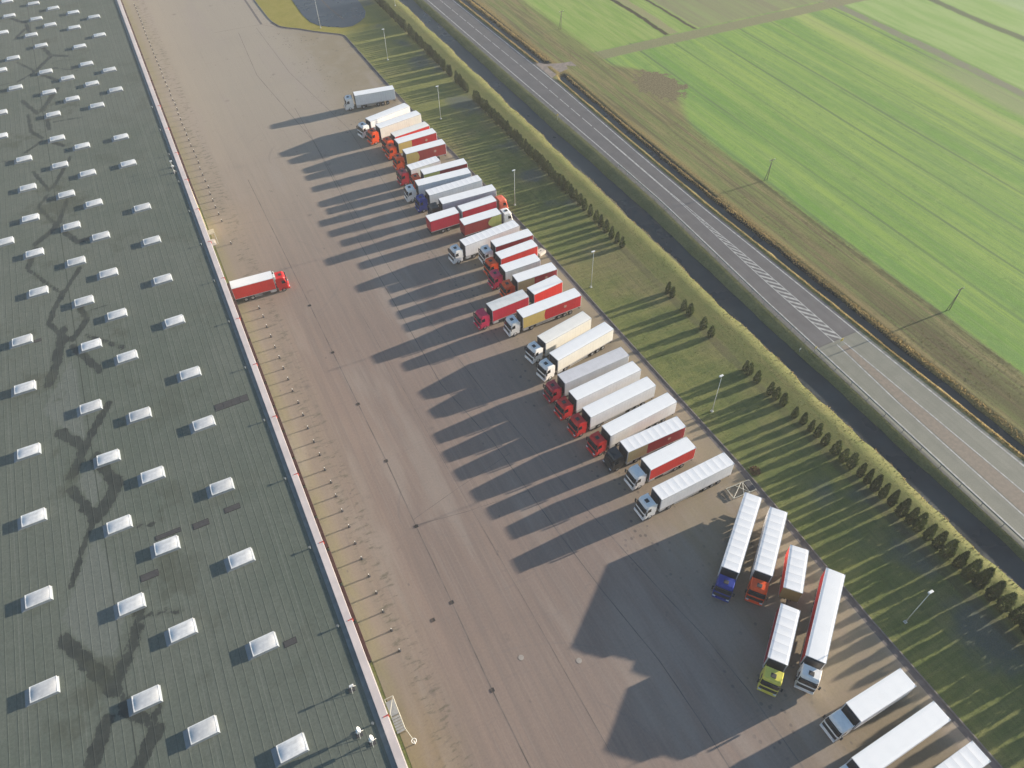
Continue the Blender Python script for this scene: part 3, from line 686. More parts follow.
bm = bmesh.new(); bbox(bm, .01, 1.35, -.9, .9, 2.7, 2.85, .02); link('slab', bm_mesh('slab', bm, M['cream']), cn)
for s_ in (-.8, .8):
    bm = bmesh.new(); tube(bm, (1.25, s_, 0), (1.25, s_, 2.7), .05); link('post', bm_mesh('post', bm, M['galv']), cn)
bm = bmesh.new(); bbox(bm, .01, .9, -1.2, 1.0, 0, .25, .02); bbox(bm, .01, .6, -1.0, .8, .25, .5, .02); link('step', bm_mesh('step', bm, M['concrete_pale']), cn)
bm = bmesh.new(); bbox(bm, WX + .003, WX + .10, 149.8, 156.8, .3, 10.6); wlink('wall_panel', bm_mesh('wall_panel', bm, M['cream']))

# ================================================================== VEHICLES
PM = {
 'white': simple('paint_white', (.84, .82, .79), .6, var=.06, spec=.15), 'orange': simple('paint_orange', (.80, .085, .012), .42, var=.08, spec=.35),
 'red': simple('paint_red', (.62, .02, .02), .42, var=.08, spec=.35), 'crimson': simple('paint_crimson', (.42, .012, .03), .35, var=.1, coat=.3),
 'magenta': simple('paint_magenta', (.62, .02, .09), .42, var=.08, spec=.35), 'blue': simple('paint_blue', (.014, .035, .26), .42, var=.08, spec=.35),
 'black': simple('paint_black', (.022, .024, .028), .35, var=.1, coat=.3), 'yellow': simple('paint_yellow', (.66, .60, .09), .4, var=.08, coat=.3),
 'coral': simple('paint_coral', (.80, .16, .09), .42, var=.08, spec=.35),
}
def tarp(name, col, warm=0.0, fold=.5, dirt=.25):
    m, g, b = newmat(name); p = objc(g); x, y, z = g.xyz(p)
    n = g.noise(p, .7, 5, .65); n2 = g.noise(g.sc(p, .5, 1, 5), 1.2, 4, .65); st = g.m('PINGPONG', x, .32)
    c = g.mix(g.mul(g.ss(n, .42, .72), dirt), col, tuple(k * .72 for k in col))
    c = g.mix(g.mul(g.ss(g.noise(g.sc(p, 3, 3, .3), 1.0, 3), .5, .75), dirt * .8), c, tuple(k * .6 + .02 for k in col))
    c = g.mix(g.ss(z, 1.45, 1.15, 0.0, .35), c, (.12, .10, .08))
    c = g.mix(g.ss(st, .035, .015, 0.0, .16), c, tuple(k * .35 for k in col))
    g.put(b.inputs['Base Color'], c); b.inputs['Roughness'].default_value = .55
    g.put(b.inputs['Normal'], g.bump(g.add(n2, g.mul(g.ss(st, .1, 0), .3)), .25 * fold, .06))
    return m
def roofm(name, col, dirt=.2, ribs=.2):
    m, g, b = newmat(name); p = objc(g); x, y, z = g.xyz(p)
    n = g.noise(p, .8, 5, .65); n2 = g.noise(g.sc(p, .35, 2.0), 1.0, 4, .7)
    c = g.mix(g.mul(g.ss(n, .4, .72), dirt), col, tuple(k * .75 for k in col))
    c = g.mix(g.mul(g.ss(n2, .5, .75), dirt * .7), c, tuple(k * .65 for k in col))
    st = g.m('PINGPONG', x, .62)
    c = g.mix(g.ss(st, .05, .02, 0.0, ribs), c, tuple(k * .45 for k in col))
    g.put(b.inputs['Base Color'], c); b.inputs['Roughness'].default_value = .6
    g.put(b.inputs['Normal'], g.bump(n, .04, .03))
    return m
SM = {'white': tarp('curtain_white', (.80, .79, .80)), 'cream': tarp('curtain_cream', (.80, .77, .69)), 'red': tarp('curtain_red', (.60, .012, .022)),
      'darkred': tarp('curtain_dark_red', (.36, .012, .025)), 'brick': tarp('curtain_brick', (.46, .045, .04)), 'bright': tarp('curtain_bright_red', (.72, .03, .022)),
      'pinkred': tarp('curtain_pink_red', (.62, .015, .05)), 'yellow': tarp('curtain_yellow', (.72, .52, .16)), 'tan': tarp('curtain_tan', (.46, .38, .20)),
      'lime': tarp('curtain_lime', (.58, .58, .17)), 'grey': tarp('curtain_grey', (.58, .58, .60)), 'brown': tarp('curtain_brown', (.25, .17, .06)), 'pale': tarp('curtain_pale', (.79, .80, .82))}
RM = {'white': roofm('roof_white', (.86, .87, .88), .10, .0), 'ribbed': roofm('roof_ribbed', (.83, .84, .86), .12, .35), 'cream': roofm('roof_cream', (.84, .82, .77), .2, .08),
      'grey': roofm('roof_grey', (.62, .62, .65), .35, .1), 'dirty': roofm('roof_dirty', (.68, .70, .70), .4, .15)}
M['glass'] = simple('windshield_glass', (.012, .015, .02), .08, spec=.8, var=.05)
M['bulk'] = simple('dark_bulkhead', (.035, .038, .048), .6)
M['embl'] = simple('emblem_paint', (.62, .38, .30), .6)
M['tyre'] = simple('tyre_rubber', (.02, .02, .021), .85)
M['rim'] = simple('wheel_rim', (.38, .38, .39), .45, metal=.4)
M['chassis'] = simple('chassis_frame', (.045, .043, .043), .7)
M['plast'] = simple('dark_plastic', (.028, .028, .030), .6)
M['lightc'] = simple('lamp_lens', (.72, .74, .76), .15)
M['tail'] = simple('tail_lamp', (.45, .02, .015), .3)
M['alu'] = simple('aluminium_trim', (.60, .61, .62), .4, metal=.3)

def ring(xb, xf, hw, z, rad, nseg=5):
    """closed outline, rounded front corners, x forward"""
    pts = [(xb, -hw), ]
    for k in range(nseg + 1):
        a = -math.pi / 2 + k / nseg * math.pi / 2; pts.append((xf - rad + rad * math.cos(a), -hw + rad + rad * math.sin(a)))
    for k in range(nseg + 1):
        a = k / nseg * math.pi / 2; pts.append((xf - rad + rad * math.cos(a), hw - rad + rad * math.sin(a)))
    pts.append((xb, hw))
    return [(x, y, z) for x, y in pts]
CABLV = [(.05, 2.22, 1.17, .42, .30), (.0, 2.30, 1.24, .60, .32), (.0, 2.30, 1.25, 1.15, .34), (.0, 2.28, 1.25, 1.75, .36), (.0, 2.24, 1.25, 2.02, .38), (.0, 2.08, 1.22, 2.60, .40), (.02, 1.97, 1.18, 2.98, .40), (.03, 1.88, 1.17, 3.20, .40), (.06, 1.74, 1.13, 3.36, .35), (.10, 1.55, 1.06, 3.43, .3)]
def cab_at(z, off=0.0):
    for a, b in zip(CABLV[:-1], CABLV[1:]):
        if a[3] <= z <= b[3]:
            t = (z - a[3]) / (b[3] - a[3]); p = [a[i] + (b[i] - a[i]) * t for i in range(5)]
            return ring(p[0] - off, p[1] + off, p[2] + off, z, p[4] + off)
def make_cab():
    v = []; f = []; n = None
    for (xb, xf, hw, z, rad) in CABLV:
        r_ = ring(xb, xf, hw, z, rad); n = len(r_); v += r_
    for j in range(len(CABLV) - 1):
        for i in range(n):
            a = j * n + i; b = j * n + (i + 1) % n; f.append((a, b, b + n, a + n))
    f.append(tuple(range(n))[::-1]); f.append(tuple(range((len(CABLV) - 1) * n, len(CABLV) * n)))
    bm = bmesh.new(); me = mesh_from('tmp', v, f); bm.from_mesh(me)
    # rear bunk deflector side fins
    for s in (-1, 1): bbox(bm, -.22, .02, s * 1.14 - .03, s * 1.14 + .03, 1.2, 3.2, .01)
    return bm_mesh('cab', bm, PM['white'])
def patch(name, z0, z1, i0, i1, off, mat, rows=5):
    v = []; f = []; n = i1 - i0
    for j in range(rows + 1):
        r_ = cab_at(z0 + (z1 - z0) * j / rows, off)[i0:i1]; v += r_
    for j in range(rows):
        for i in range(n - 1): a = j * n + i; f.append((a, a + 1, a + 1 + n, a + n))
    return mesh_from(name, v, f, mat, True)
# ring indices: 0 back-right, 1..6 right-front arc, 7..12 left-front arc, 13 back-left
CABM = make_cab()
for p_ in CABM.polygons: p_.use_smooth = False
WS = patch('windshield', 2.06, 2.96, 3, 11, .012, M['glass'])
def side_win(s):
    v = []; zs = [2.05, 2.35, 2.75]
    pts = [(.95, 2.05), (1.78, 2.05), (1.60, 2.72), (.95, 2.80)]
    for (x, z) in pts:
        hw = 1.25 if z < 2.1 else 1.25 - (z - 2.02) / (2.98 - 2.02) * .07
        v.append((x, s * (hw + .012), z))
    return mesh_from('side_window', v, [(0, 1, 2, 3)], M['glass'])
SWL, SWR = side_win(1), side_win(-1)
GR = patch('grille', 1.05, 1.78, 4, 10, .014, M['plast'], 3)
def bmbox(name, dims, mat, bev=.02):
    bm = bmesh.new()
    for d in (dims if isinstance(dims[0], (tuple, list)) else [dims]): bbox(bm, *d, bev)
    return bm_mesh(name, bm, mat)
BUMP = bmbox('bumper', (2.0, 2.40, -1.2, 1.2, .38, .80), PM['white'], .08)
HATCH = bmbox('roof_hatch', (.75, 1.38, -.34, .34, 3.42, 3.50), M['plast'], .03)
for me_ in [HATCH]: pass
VIS = bmbox('sun_visor', (2.02, 2.22, -1.05, 1.05, 2.93, 3.0), M['plast'], .02)
HLm = [bmbox('headlight', (2.05, 2.42, s * .95 - .2, s * .95 + .2, .83, 1.0), M['lightc'], .04) for s in (-1, 1)]
MIRm = []
for s in (-1, 1):
    bm = bmesh.new(); bbox(bm, 1.98, 2.14, s * 1.46 - .11, s * 1.46 + .11, 1.95, 2.75, .04); tube(bm, (2.0, s * 1.2, 2.7), (2.05, s * 1.4, 2.7), .03); tube(bm, (2.0, s * 1.22, 2.05), (2.05, s * 1.4, 2.05), .03)
    MIRm.append(bm_mesh('door_mirror', bm, M['plast']))
STEP = [bmbox('cab_step', (.55, 1.75, s * 1.12 - .1, s * 1.12 + .1, .45, .62), M['plast']) for s in (-1, 1)]
DEFL = bmesh.new()
vs = [DEFL.verts.new(p) for p in [(.12, -.95, 3.42), (.12, .95, 3.42), (.62, 0.8, 3.42), (.62, -.8, 3.42), (.12, -.95, 3.72), (.12, .95, 3.72)]]
for f_ in [(0, 1, 5, 4), (4, 5, 2, 3), (0, 4, 3), (1, 2, 5), (0, 3, 2, 1)]: DEFL.faces.new([vs[i] for i in f_])
bmesh.ops.bevel(DEFL, geom=DEFL.edges[:], offset=.03, segments=1, affect='EDGES')
DEFL = bm_mesh('wind_deflector', DEFL, PM['white'])
def wheel_mesh(w):
    bm = bmesh.new(); prof = [(.30, -w / 2 + .01), (.46, -w / 2), (.505, -w / 2 + .05), (.505, w / 2 - .05), (.46, w / 2), (.30, w / 2 - .01)]; n = 20
    rows = [[bm.verts.new((r_ * math.cos(k / n * 2 * math.pi), y, r_ * math.sin(k / n * 2 * math.pi))) for r_, y in prof] for k in range(n)]
    for k in range(n):
        for i in range(5): bm.faces.new([rows[k][i], rows[k][i + 1], rows[(k + 1) % n][i + 1], rows[(k + 1) % n][i]])
    me = bm_mesh('wheel', bm, M['tyre'], True)
    bm = bmesh.new(); tube(bm, (0, -w / 2 + .03, 0), (0, w / 2 - .03, 0), .30, seg=16); tube(bm, (0, -w / 2 - .02, 0), (0, w / 2 + .02, 0), .12, seg=10)
    return me, bm_mesh('rim', bm, M['rim'])
W1 = wheel_mesh(.30); W2 = wheel_mesh(.56)
def wheel(parent, x, s, dual):
    me = W2 if dual else W1; o = link('wheel', me[0], parent, (x, s * (1.25 - (.28 if dual else .15)), .505)); link('rim', me[1], o)
cache = {}
def cached(key, fn):
    if key not in cache: cache[key] = fn()
    return cache[key]
def build_cab(root, dx, paint, hatch=True, deflector=True, bumper='same', fins=True):
    """tractor cab; local origin dx ahead"""
    c = link('cab', CABM, root, (dx, 0, 0), mat=PM[paint], scale=(.93, 1, 1))
    link('windshield', WS, c); link('side_window', SWL, c); link('side_window', SWR, c)
    link('grille', GR, c); link('bumper', BUMP, c, mat=PM[paint if bumper == 'same' else bumper])
    link('sun_visor', VIS, c)
    if hatch: link('roof_hatch', HATCH, c)
    if deflector: link('wind_deflector', DEFL, c, mat=PM[paint])
    for m_ in HLm: link('headlight', m_, c)
    for m_ in MIRm: link('door_mirror', m_, c)
    for m_ in STEP: link('cab_step', m_, c)
    return c
NO_RED_BOUNCE = False  # unseen sunward curtains made grey to keep red bounce light off the yard
def box_parts(parent_root, x0, L, roof, side, front=None, fronttype=None, rear='white', h=4.0, zb=1.18):
    """cargo box occupying x0-L..x0"""
    key = ('box', round(L, 2), h, zb)
    bx_ = cached(key, lambda: bmbox('cargo_box', (-L, 0, -1.265, 1.265, zb, h - .06), SM['white'], .02))
    o = link('cargo_box', bx_, parent_root, (x0, 0, 0), mat=SM['white' if rear == 'white' else rear])
    rib = roof == 'ribbed'
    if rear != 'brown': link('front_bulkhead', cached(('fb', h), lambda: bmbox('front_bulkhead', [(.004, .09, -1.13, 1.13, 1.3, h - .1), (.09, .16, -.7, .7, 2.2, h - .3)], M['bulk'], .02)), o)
    def mk_roof():
        n = max(8, int(L / .155)); v = []; f = []; ny = 8
        for i in range(n + 1):
            x = -L + L * i / n
            for j in range(ny + 1):
                u = j / ny * 2 - 1; w = 1.275
                z = h + .02 * (1 - u * u)
                if rib: z -= .010 * abs(math.sin(x / 1.24 * math.pi)) * (1 - abs(u) ** 4)
                else: z -= .002 * abs(math.sin(x / 1.8 * math.pi)) * (1 - abs(u) ** 4)
                if j in (0, ny): z = h - .05
                v.append((x, u * w, z))
        for i in range(n):
            for j in range(ny): a = i * (ny + 1) + j; f.append((a, a + ny + 1, a + ny + 2, a + 1))
        return mesh_from('roof_cover', v, f, RM['white'])
    link('roof_cover', cached(('roof', round(L, 2), h, rib), mk_roof), o, mat=RM[roof])
    def mk_rails():
        bm = bmesh.new()
        for s in (-1, 1): bbox(bm, -L - .004, .004, s * 1.284 - .02, s * 1.284 + .02, h - .13, h - .03, .01); bbox(bm, -L - .004, .004, s * 1.27 - .03, s * 1.27 + .03, zb - .06, zb + .04, .01)
        bbox(bm, -L - .02, -L + .05, -1.3, 1.3, h - .12, h - .01, .01); bbox(bm, -.05, .02, -1.3, 1.3, h - .12, h - .01, .01)
        return bm_mesh('edge_rail', bm, M['alu'])
    link('edge_rail', cached(('rails', round(L, 2), h, zb), mk_rails), o)
    def mk_side(s, xa, xb_, curved, front_=False):
        v = []; f = []; n = 14
        for j in range(9):
            z = zb + .045 + (h - .135 - zb - .045) * j / 8; cz = (j / 8 * 2 - 1)
            xr = xa + (curved * (cz * cz) * .9 if curved else 0)
            for i in range(n + 1): v.append((xr + (xb_ - xr) * i / n, s * (1.271 + (.022 if front_ else 0) + (0 if front_ else .006 * math.sin(i * 1.9))), z))
        for j in range(8):
            for i in range(n): a = j * (n + 1) + i; f.append((a, a + 1, a + n + 2, a + n + 1))
        return mesh_from('side_curtain', v, f, SM['white'], True)
    for s in (-1, 1):
        link('side_curtain', cached(('side', s, round(L, 2), h, zb), lambda s=s: mk_side(s, -L + .04, -.04, 0)), o, mat=SM['grey' if (s == 1 and NO_RED_BOUNCE) else side])
        if front: link('front_curtain_panel', cached(('fr', s, round(L, 2), fronttype, zb), lambda s=s: mk_side(s, -L * fronttype[0], -.03, fronttype[1], True)), o, mat=SM[front])
    for s in (-1, 1):
        link('rear_door', cached(('rd', s, h, round(L, 2), zb), lambda s=s: bmbox('rear_door', (-L - .045, -L - .003, min(s * .02, s * 1.22), max(s * .02, s * 1.22), zb + .05, h - .16), SM['white'], .01)), o, mat=SM['white' if rear == 'white' else rear])
    return o
def chassis(root, xa, xb_, name='chassis'):
    me = cached(('ch', round(xa, 2), round(xb_, 2)), lambda: bmbox(name, [(xa, xb_, -.55, -.38, .75, 1.08), (xa, xb_, .38, .55, .75, 1.08), (xa + .2, xa + .4, -.9, .9, .7, 1.0), (xa, xa + .12, -1.15, 1.15, .5, .68)] + [(x, x + .12, -1.2, 1.2, 1.02, 1.12) for x in np.arange(xa + .5, xb_ - 1.2, 1.4)], M['chassis'], .01))
    return link(name, me, root)
def under(root, L, legs):
    ch = link('side_guard', cached(('sg', round(L, 2)), lambda: bmbox('side_guard', [(-L * .55, -2.9, s * 1.2 - .02, s * 1.2 + .02, z, z + .1) for s in (-1, 1) for z in (.55, .85)], M['alu'], .01)), root)
    if legs:
        for s in (-1, 1): link('landing_leg', cached(('ll', s), lambda s=s: bmbox('landing_leg', [(-2.75, -2.62, s * .85 - .07, s * .85 + .07, .25, 1.15), (-2.85, -2.52, s * .85 - .15, s * .85 + .15, .2, .27)], M['chassis'])), root)
    for s in (-1, 1):
        link('tail_light', cached(('tl', s, round(L, 2)), lambda s=s: bmbox('tail_light', (-L - .03, -L + .03, s * .95 - .2, s * .95 + .2, .78, .92), M['tail'], .01)), root)
        link('fuel_tank', cached(('ft', s), lambda s=s: bmbox('fuel_tank', (-1.25, -.05, s * .95 - .25, s * .95 + .25, .45, 1.0), M['alu'], .12)), root)
def lorry(x, y, az, L, cab, roof, side, label, front=None, ft=None, semi=True, group='lorries parked in the yard', cat='truck', hatch=True, defl=False, rear='white', bumper='same', gap=.78, fridge=False, h=4.0):
    root = tag(empty('articulated_lorry' if semi else 'box_lorry', (x, y, 0.003), R(az)), label, cat, group)
    o = box_parts(root, 0, L, roof, side, front, ft, rear, h=h)
    build_cab(root, gap, cab, hatch, defl, bumper)
    if semi:
        chassis(root, -L + .15, -.3); link('tractor_frame', cached('tf', lambda: bmbox('tractor_frame', [(-2.9, 2.2, -.45, -.3, .6, .85), (-2.9, 2.2, .3, .45, .6, .85), (-2.2, -1.2, -.5, .5, .9, 1.0), (-3.0, -2.85, -1.1, 1.1, .55, .8)], M['chassis'], .01)), root)
        for s in (-1, 1):
            wheel(root, gap + .95, s, False); wheel(root, -1.9, s, True)
            for k in range(3): wheel(root, -L + 2.3 + 1.31 * k, s, False)
            link('mudguard', cached(('mg', s), lambda s=s: bmbox('mudguard', (-2.5, -1.3, s * .97 - .3, s * .97 + .3, 1.04, 1.09), M['plast'], .02)), root)
        under(root, L, True)
    else:
        chassis(root, -L + .1, 1.9)
        for s in (-1, 1):
            wheel(root, gap + .95, s, False); wheel(root, -L * .60, s, True); wheel(root, -L * .60 - 1.33, s, False)
        under(root, L, False)
    if fridge:
        f_ = link('cooling_unit', bmbox('cooling_unit', (-.02, .42, -.95, .95, 2.3, 3.9), M['whitem'], .06), root)
        link('vent_grille', bmbox('vent_grille', [(.05, .36, .1, .7, 3.9, 3.93), (.42, .44, -.7, .7, 2.9, 3.6)], M['plast'], .01), f_)
    if front in ('yellow', 'tan') and rear == 'white':
        v = []
        for k in range(12):
            rr = .42 if k % 2 == 0 else .24
            v.append((-L * .72 + rr * math.cos(k * math.pi / 6), 1.305, 2.75 + rr * math.sin(k * math.pi / 6)))
        link('emblem', mesh_from('emblem', v, [tuple(range(12))], M['embl']), root)
    return root
def drawbar(root, bx, az_rel, L, roof, side, hitch_len, front=None, ft=None, h=4.0, rear='white'):
    """trailer part under the same lorry; bx = local x,y of trailer box front"""
    t = link('trailer', cached(('trf', round(L, 2)), lambda: bmbox('trailer', [(-L + .1, -.1, -.5, -.35, .75, 1.08), (-L + .1, -.1, .35, .5, .75, 1.08), (-.3, hitch_len, -.08, .08, .6, .75), (-L, -L + .12, -1.15, 1.15, .5, .68)], M['chassis'], .01)), root, (bx[0], bx[1], 0), (0, 0, az_rel))
    key = ('box', round(L, 2), h, 1.18)
    b_ = link('cargo_box', cached(key, lambda: bmbox('cargo_box', (-L, 0, -1.265, 1.265, 1.18, h - .06), SM['white'], .02)), t, mat=SM[rear])
    # sub-parts kept one level deep below the trailer
    tmp = box_parts(root, 0, L, roof, side, front, ft, rear, h=h)
    for ch in list(tmp.children): ch.parent = t
    bpy.data.objects.remove(tmp)
    for s in (-1, 1):
        for xx in (-L * .5 - .65, -L * .5 + .65):
            me = W1; link('wheel', me[0], t, (xx, s * 1.1, .505)); link('rim', me[1], t, (xx, s * 1.1, .505))
    return t
Y3 = (.36, .9)
lorry(46.51, 191.63, 171.7, 10.9, 'white', 'white', 'pale', 'white articulated lorry standing alone at the top of the row, long single shadow before it', cat='lorry')
lorry(45.13, 176.28, -166.8, 12.2, 'white', 'white', 'white', 'white articulated lorry with white cab, first of the packed row below the lone lorry')
lorry(46.23, 171.89, -171.2, 12.0, 'orange', 'white', 'cream', 'orange cab pulling a plain white trailer with cream side, second in the packed row')
lorry(48.15, 166.02, -173.1, 9.8, 'orange', 'cream', 'bright', 'orange cab with pale roof and thin all-red side, behind the white topped trailer')
lorry(47.80, 162.64, -177.2, 10.4, 'orange', 'white', 'red', 'orange cab with yellow-fronted bright red side, upper of two such neighbours', front='yellow', ft=(.34, 0))
lorry(47.76, 157.11, 179.7, 10.4, 'orange', 'white', 'brick', 'orange cab with yellow-fronted faded brick red side, lower of two such neighbours', front='yellow', ft=(.32, .6))
lorry(46.24, 150.28, -176.7, 7.7, 'crimson', 'ribbed', 'pale', 'short crimson cab box lorry with all-white body', semi=False, h=3.8)
lorry(48.18, 146.65, 178.1, 11.0, 'orange', 'white', 'darkred', 'small orange-red cab lorry with lime front panel and dark red stripe side', front='lime', ft=(.36, 0))
lorry(45.27, 142.87, 176.5, 13.0, 'white', 'white', 'pale', 'white cab and trailer with small red patch at its rear, above the blue cab')
lorry(46.01, 138.03, -179.8, 13.1, 'blue', 'ribbed', 'pale', 'dark blue cab with ribbed white trailer in the upper row')
lorry(47.31, 133.51, 177.5, 13.0, 'black', 'white', 'pale', 'black cab with smooth white trailer, just below the blue cab')
t = lorry(58.46, 129.03, 1.3, 8.5, 'coral', 'white', 'pinkred', 'red two-part drawbar lorry facing the grass, with open gap between its red boxes', semi=False, defl=False, hatch=False)
drawbar(t, (-9.26, .0), R(-.6), 6.9, 'white', 'pinkred', 1.0, rear='darkred')
lorry(57.20, 124.06, -.1, 8.9, 'white', 'white', 'brick', 'white cab box lorry facing the grass, lime half-disc on its brick side', front='lime', ft=(.36, 1.2), semi=False, rear='darkred')
lorry(45.40, 117.29, -175.7, 13.2, 'white', 'ribbed', 'white', 'all-white long lorry with white cab standing forward, between two groups of red lorries')
lorry(50.94, 114.01, -179.9, 8.8, 'white', 'white', 'darkred', 'white cab box lorry with dark red side half hidden behind an orange cab', semi=False)
lorry(50.09, 109.87, -177.5, 8.7, 'orange', 'white', 'bright', 'orange-red cab box lorry with plain bright red side', semi=False)
lorry(49.18, 105.86, -179.7, 8.0, 'magenta', 'white', 'pale', 'short magenta-red cab box lorry with white side', semi=False, h=3.85)
lorry(49.88, 101.77, 179.4, 8.8, 'orange', 'white', 'darkred', 'orange-red cab box lorry with tan front and dark red rear side', front='tan', ft=(.42, 0), semi=False)
t = lorry(41.73, 96.53, -177.0, 8.0, 'magenta', 'dirty', 'pinkred', 'red drawbar lorry with magenta cab facing the yard, its two boxes apart', semi=False, defl=False, hatch=False)
drawbar(t, (-9.12, .05), R(4.0), 6.8, 'white', 'bright', 1.0)
lorry(45.99, 92.10, -177.9, 12.9, 'white', 'white', 'red', 'white cab lorry with bold yellow front and red rear side', front='yellow', ft=(.36, -.35))
lorry(46.33, 84.09, -169.8, 10.9, 'white', 'cream', 'cream', 'shorter cream trailer with white cab, angled, upper of the cream pair')
lorry(46.16, 79.26, -169.8, 13.2, 'white', 'white', 'cream', 'longer cream trailer with white cab, angled, lower of the cream pair')
lorry(44.73, 73.92, -177.3, 13.4, 'crimson', 'grey', 'grey', 'crimson cab with grey weathered trailer roof')
lorry(44.57, 69.68, -176.0, 13.5, 'red', 'white', 'white', 'red cab and white trailer directly below the grey-roofed one, first of three alike')
lorry(44.74, 65.40, -176.0, 13.5, 'red', 'white', 'white', 'red cab and white trailer, middle of the three alike')
lorry(45.57, 60.55, -175.4, 13.7, 'red', 'white', 'white', 'red cab and white trailer directly above the black cab, last of three alike')
lorry(46.39, 56.51, -179.6, 11.1, 'black', 'ribbed', 'darkred', 'black cab lorry with ribbed roof, tan front and dark red side', front='tan', ft=(.34, 0))
lorry(47.57, 52.01, -177.8, 8.8, 'white', 'white', 'bright', 'white cab box lorry with bright red side, directly below the black cab lorry', semi=False, hatch=False)
lorry(45.95, 46.67, -178.4, 13.8, 'white', 'ribbed', 'white', 'long all-white lorry with ribbed roof, lowest of the main row, by the steel frame')
lorry(47.85, 31.54, -142.4, 13.6, 'blue', 'ribbed', 'white', 'bright blue cab lorry with long ribbed white trailer, parked aslant', bumper='blue')
lorry(51.57, 29.06, -141.1, 11.2, 'orange', 'ribbed', 'white', 'orange cab lorry with ribbed white trailer, aslant beside the blue one')
NO_RED_BOUNCE = True
t = lorry(45.14, 18.49, -142.3, 8.1, 'yellow', 'ribbed', 'darkred', 'yellow cab drawbar lorry with two red-sided boxes, parked aslant', semi=False, defl=False)
a_ = R(-142.3); dx_, dy_ = 53.46 - 45.14, 25.18 - 18.49
drawbar(t, (dx_ * math.cos(-a_) - dy_ * math.sin(-a_), dx_ * math.sin(-a_) + dy_ * math.cos(-a_)), R(3.8), 7.0, 'ribbed', 'bright', 1.6, rear='brown')
lorry(49.59, 16.50, -143.4, 13.7, 'white', 'white', 'red', 'white cab lorry with long smooth roof and red side, rightmost parked aslant')
NO_RED_BOUNCE = False
lorry(49.15, 9.45, -179.4, 9.1, 'white', 'white', 'white', 'plain white box lorry with dark windshield by the gutter, upper of the bottom right three', semi=False, hatch=False, defl=False)
lorry(45.29, 4.45, -178.7, 13.5, 'white', 'white', 'white', 'plain long white lorry cut by the bottom edge, middle of the bottom right three')
lorry(45.6, -.9, -178.7, 13.6, 'white', 'ribbed', 'white', 'white trailer in the bottom right corner, roof faintly ribbed')
lorry(7.30, 126.01, -3.9, 8.2, 'red', 'white', 'bright', 'red box lorry backed up to the warehouse dock, alone on the left', semi=False, fridge=True, hatch=True, defl=False, group=None, gap=.45)

# ================================================================== LAMPS
def lamp_meshes():
    bm = bmesh.new(); tube(bm, (0, 0, .3), (0, 0, 9.0), .07, .04, 10); p = bm_mesh('pole', bm, M['polew'], True)
    bm = bmesh.new(); tube(bm, (0, 0, 0), (0, 0, .35), .16, .15, 10); bbox(bm, -.22, .22, -.22, .22, 0, .06); b_ = bm_mesh('base', bm, M['polew'])
    bm = bmesh.new(); bbox(bm, -.48, .22, -.17, .17, 9.0, 9.12, .05); tube(bm, (0, 0, 8.9), (0, 0, 9.02), .07); h_ = bm_mesh('luminaire', bm, M['whitem'])
    bm = bmesh.new(); bbox(bm, -.55, -.1, -.15, .15, 8.975, 8.998); g_ = bm_mesh('lens', bm, M['lightc'])
    return p, b_, h_, g_
LP = lamp_meshes()
for (x, y, lab) in [(66.1, 15.6, 'street lamp nearest the bottom right corner, leaning away over dark tree shadows'), (65.9, 58.4, 'street lamp beside the three alike red cab lorries, close to the gutter'),
                    (64.4, 96.4, 'street lamp alone on sunny grass behind the drawbar lorry with magenta cab'), (63.9, 129.6, 'street lamp among tree shadows behind the blue cab lorry'),
                    (64.5, 174.7, 'street lamp behind the orange cabs at the head of the packed row'), (64.5, 215.5, 'street lamp on the striped grass above the lone white lorry'), (53.5, 248.5, 'street lamp at the pond edge, head cut off by the picture top'),
                    (80.9, 252.6, 'street lamp rising behind the far end of the tree row')]:
    t = tag(empty('street_lamp', (x, y, 0.4 if x > 79 else 0)), lab, 'street lamp', 'street lamps along the grass strip')
    for nm, me in zip(('pole', 'base', 'luminaire', 'lens'), LP):
        if nm == 'lens': link(nm, me, [c for c in t.children if c.name.startswith('luminaire')][0])
        else: link(nm, me, t)
# ---- timber power poles
for (x, y, lab) in [(122.1, 57.9, 'timber power pole at the green field edge, nearest of the three'), (121.1, 110.3, 'timber power pole at the field edge, middle of the three'), (120.8, 209.4, 'timber power pole in the far green field beyond the track')]:
    t = tag(empty('power_pole', (x, y, 0)), lab, 'power pole', 'power poles along the field edge')
    bm = bmesh.new(); tube(bm, (0, 0, 0), (0, 0, 5.6), .10, .07, 10); link('pole', bm_mesh('pole', bm, M['wood'], True), t)
    bm = bmesh.new(); tube(bm, (-.7, .15, 0), (0, 0, 4.8), .07, .06, 8); link('brace', bm_mesh('brace', bm, M['wood'], True), t)
    bm = bmesh.new(); bbox(bm, -.8, .8, -.05, .05, 5.2, 5.3, .01); c_ = link('crossarm', bm_mesh('crossarm', bm, M['wood']), t)
    for q in (-.72, 0, .72):
        bm = bmesh.new(); tube(bm, (q, 0, 5.3), (q, 0, 5.55), .05, .035); link('insulator', bm_mesh('insulator', bm, M['whitem']), c_)

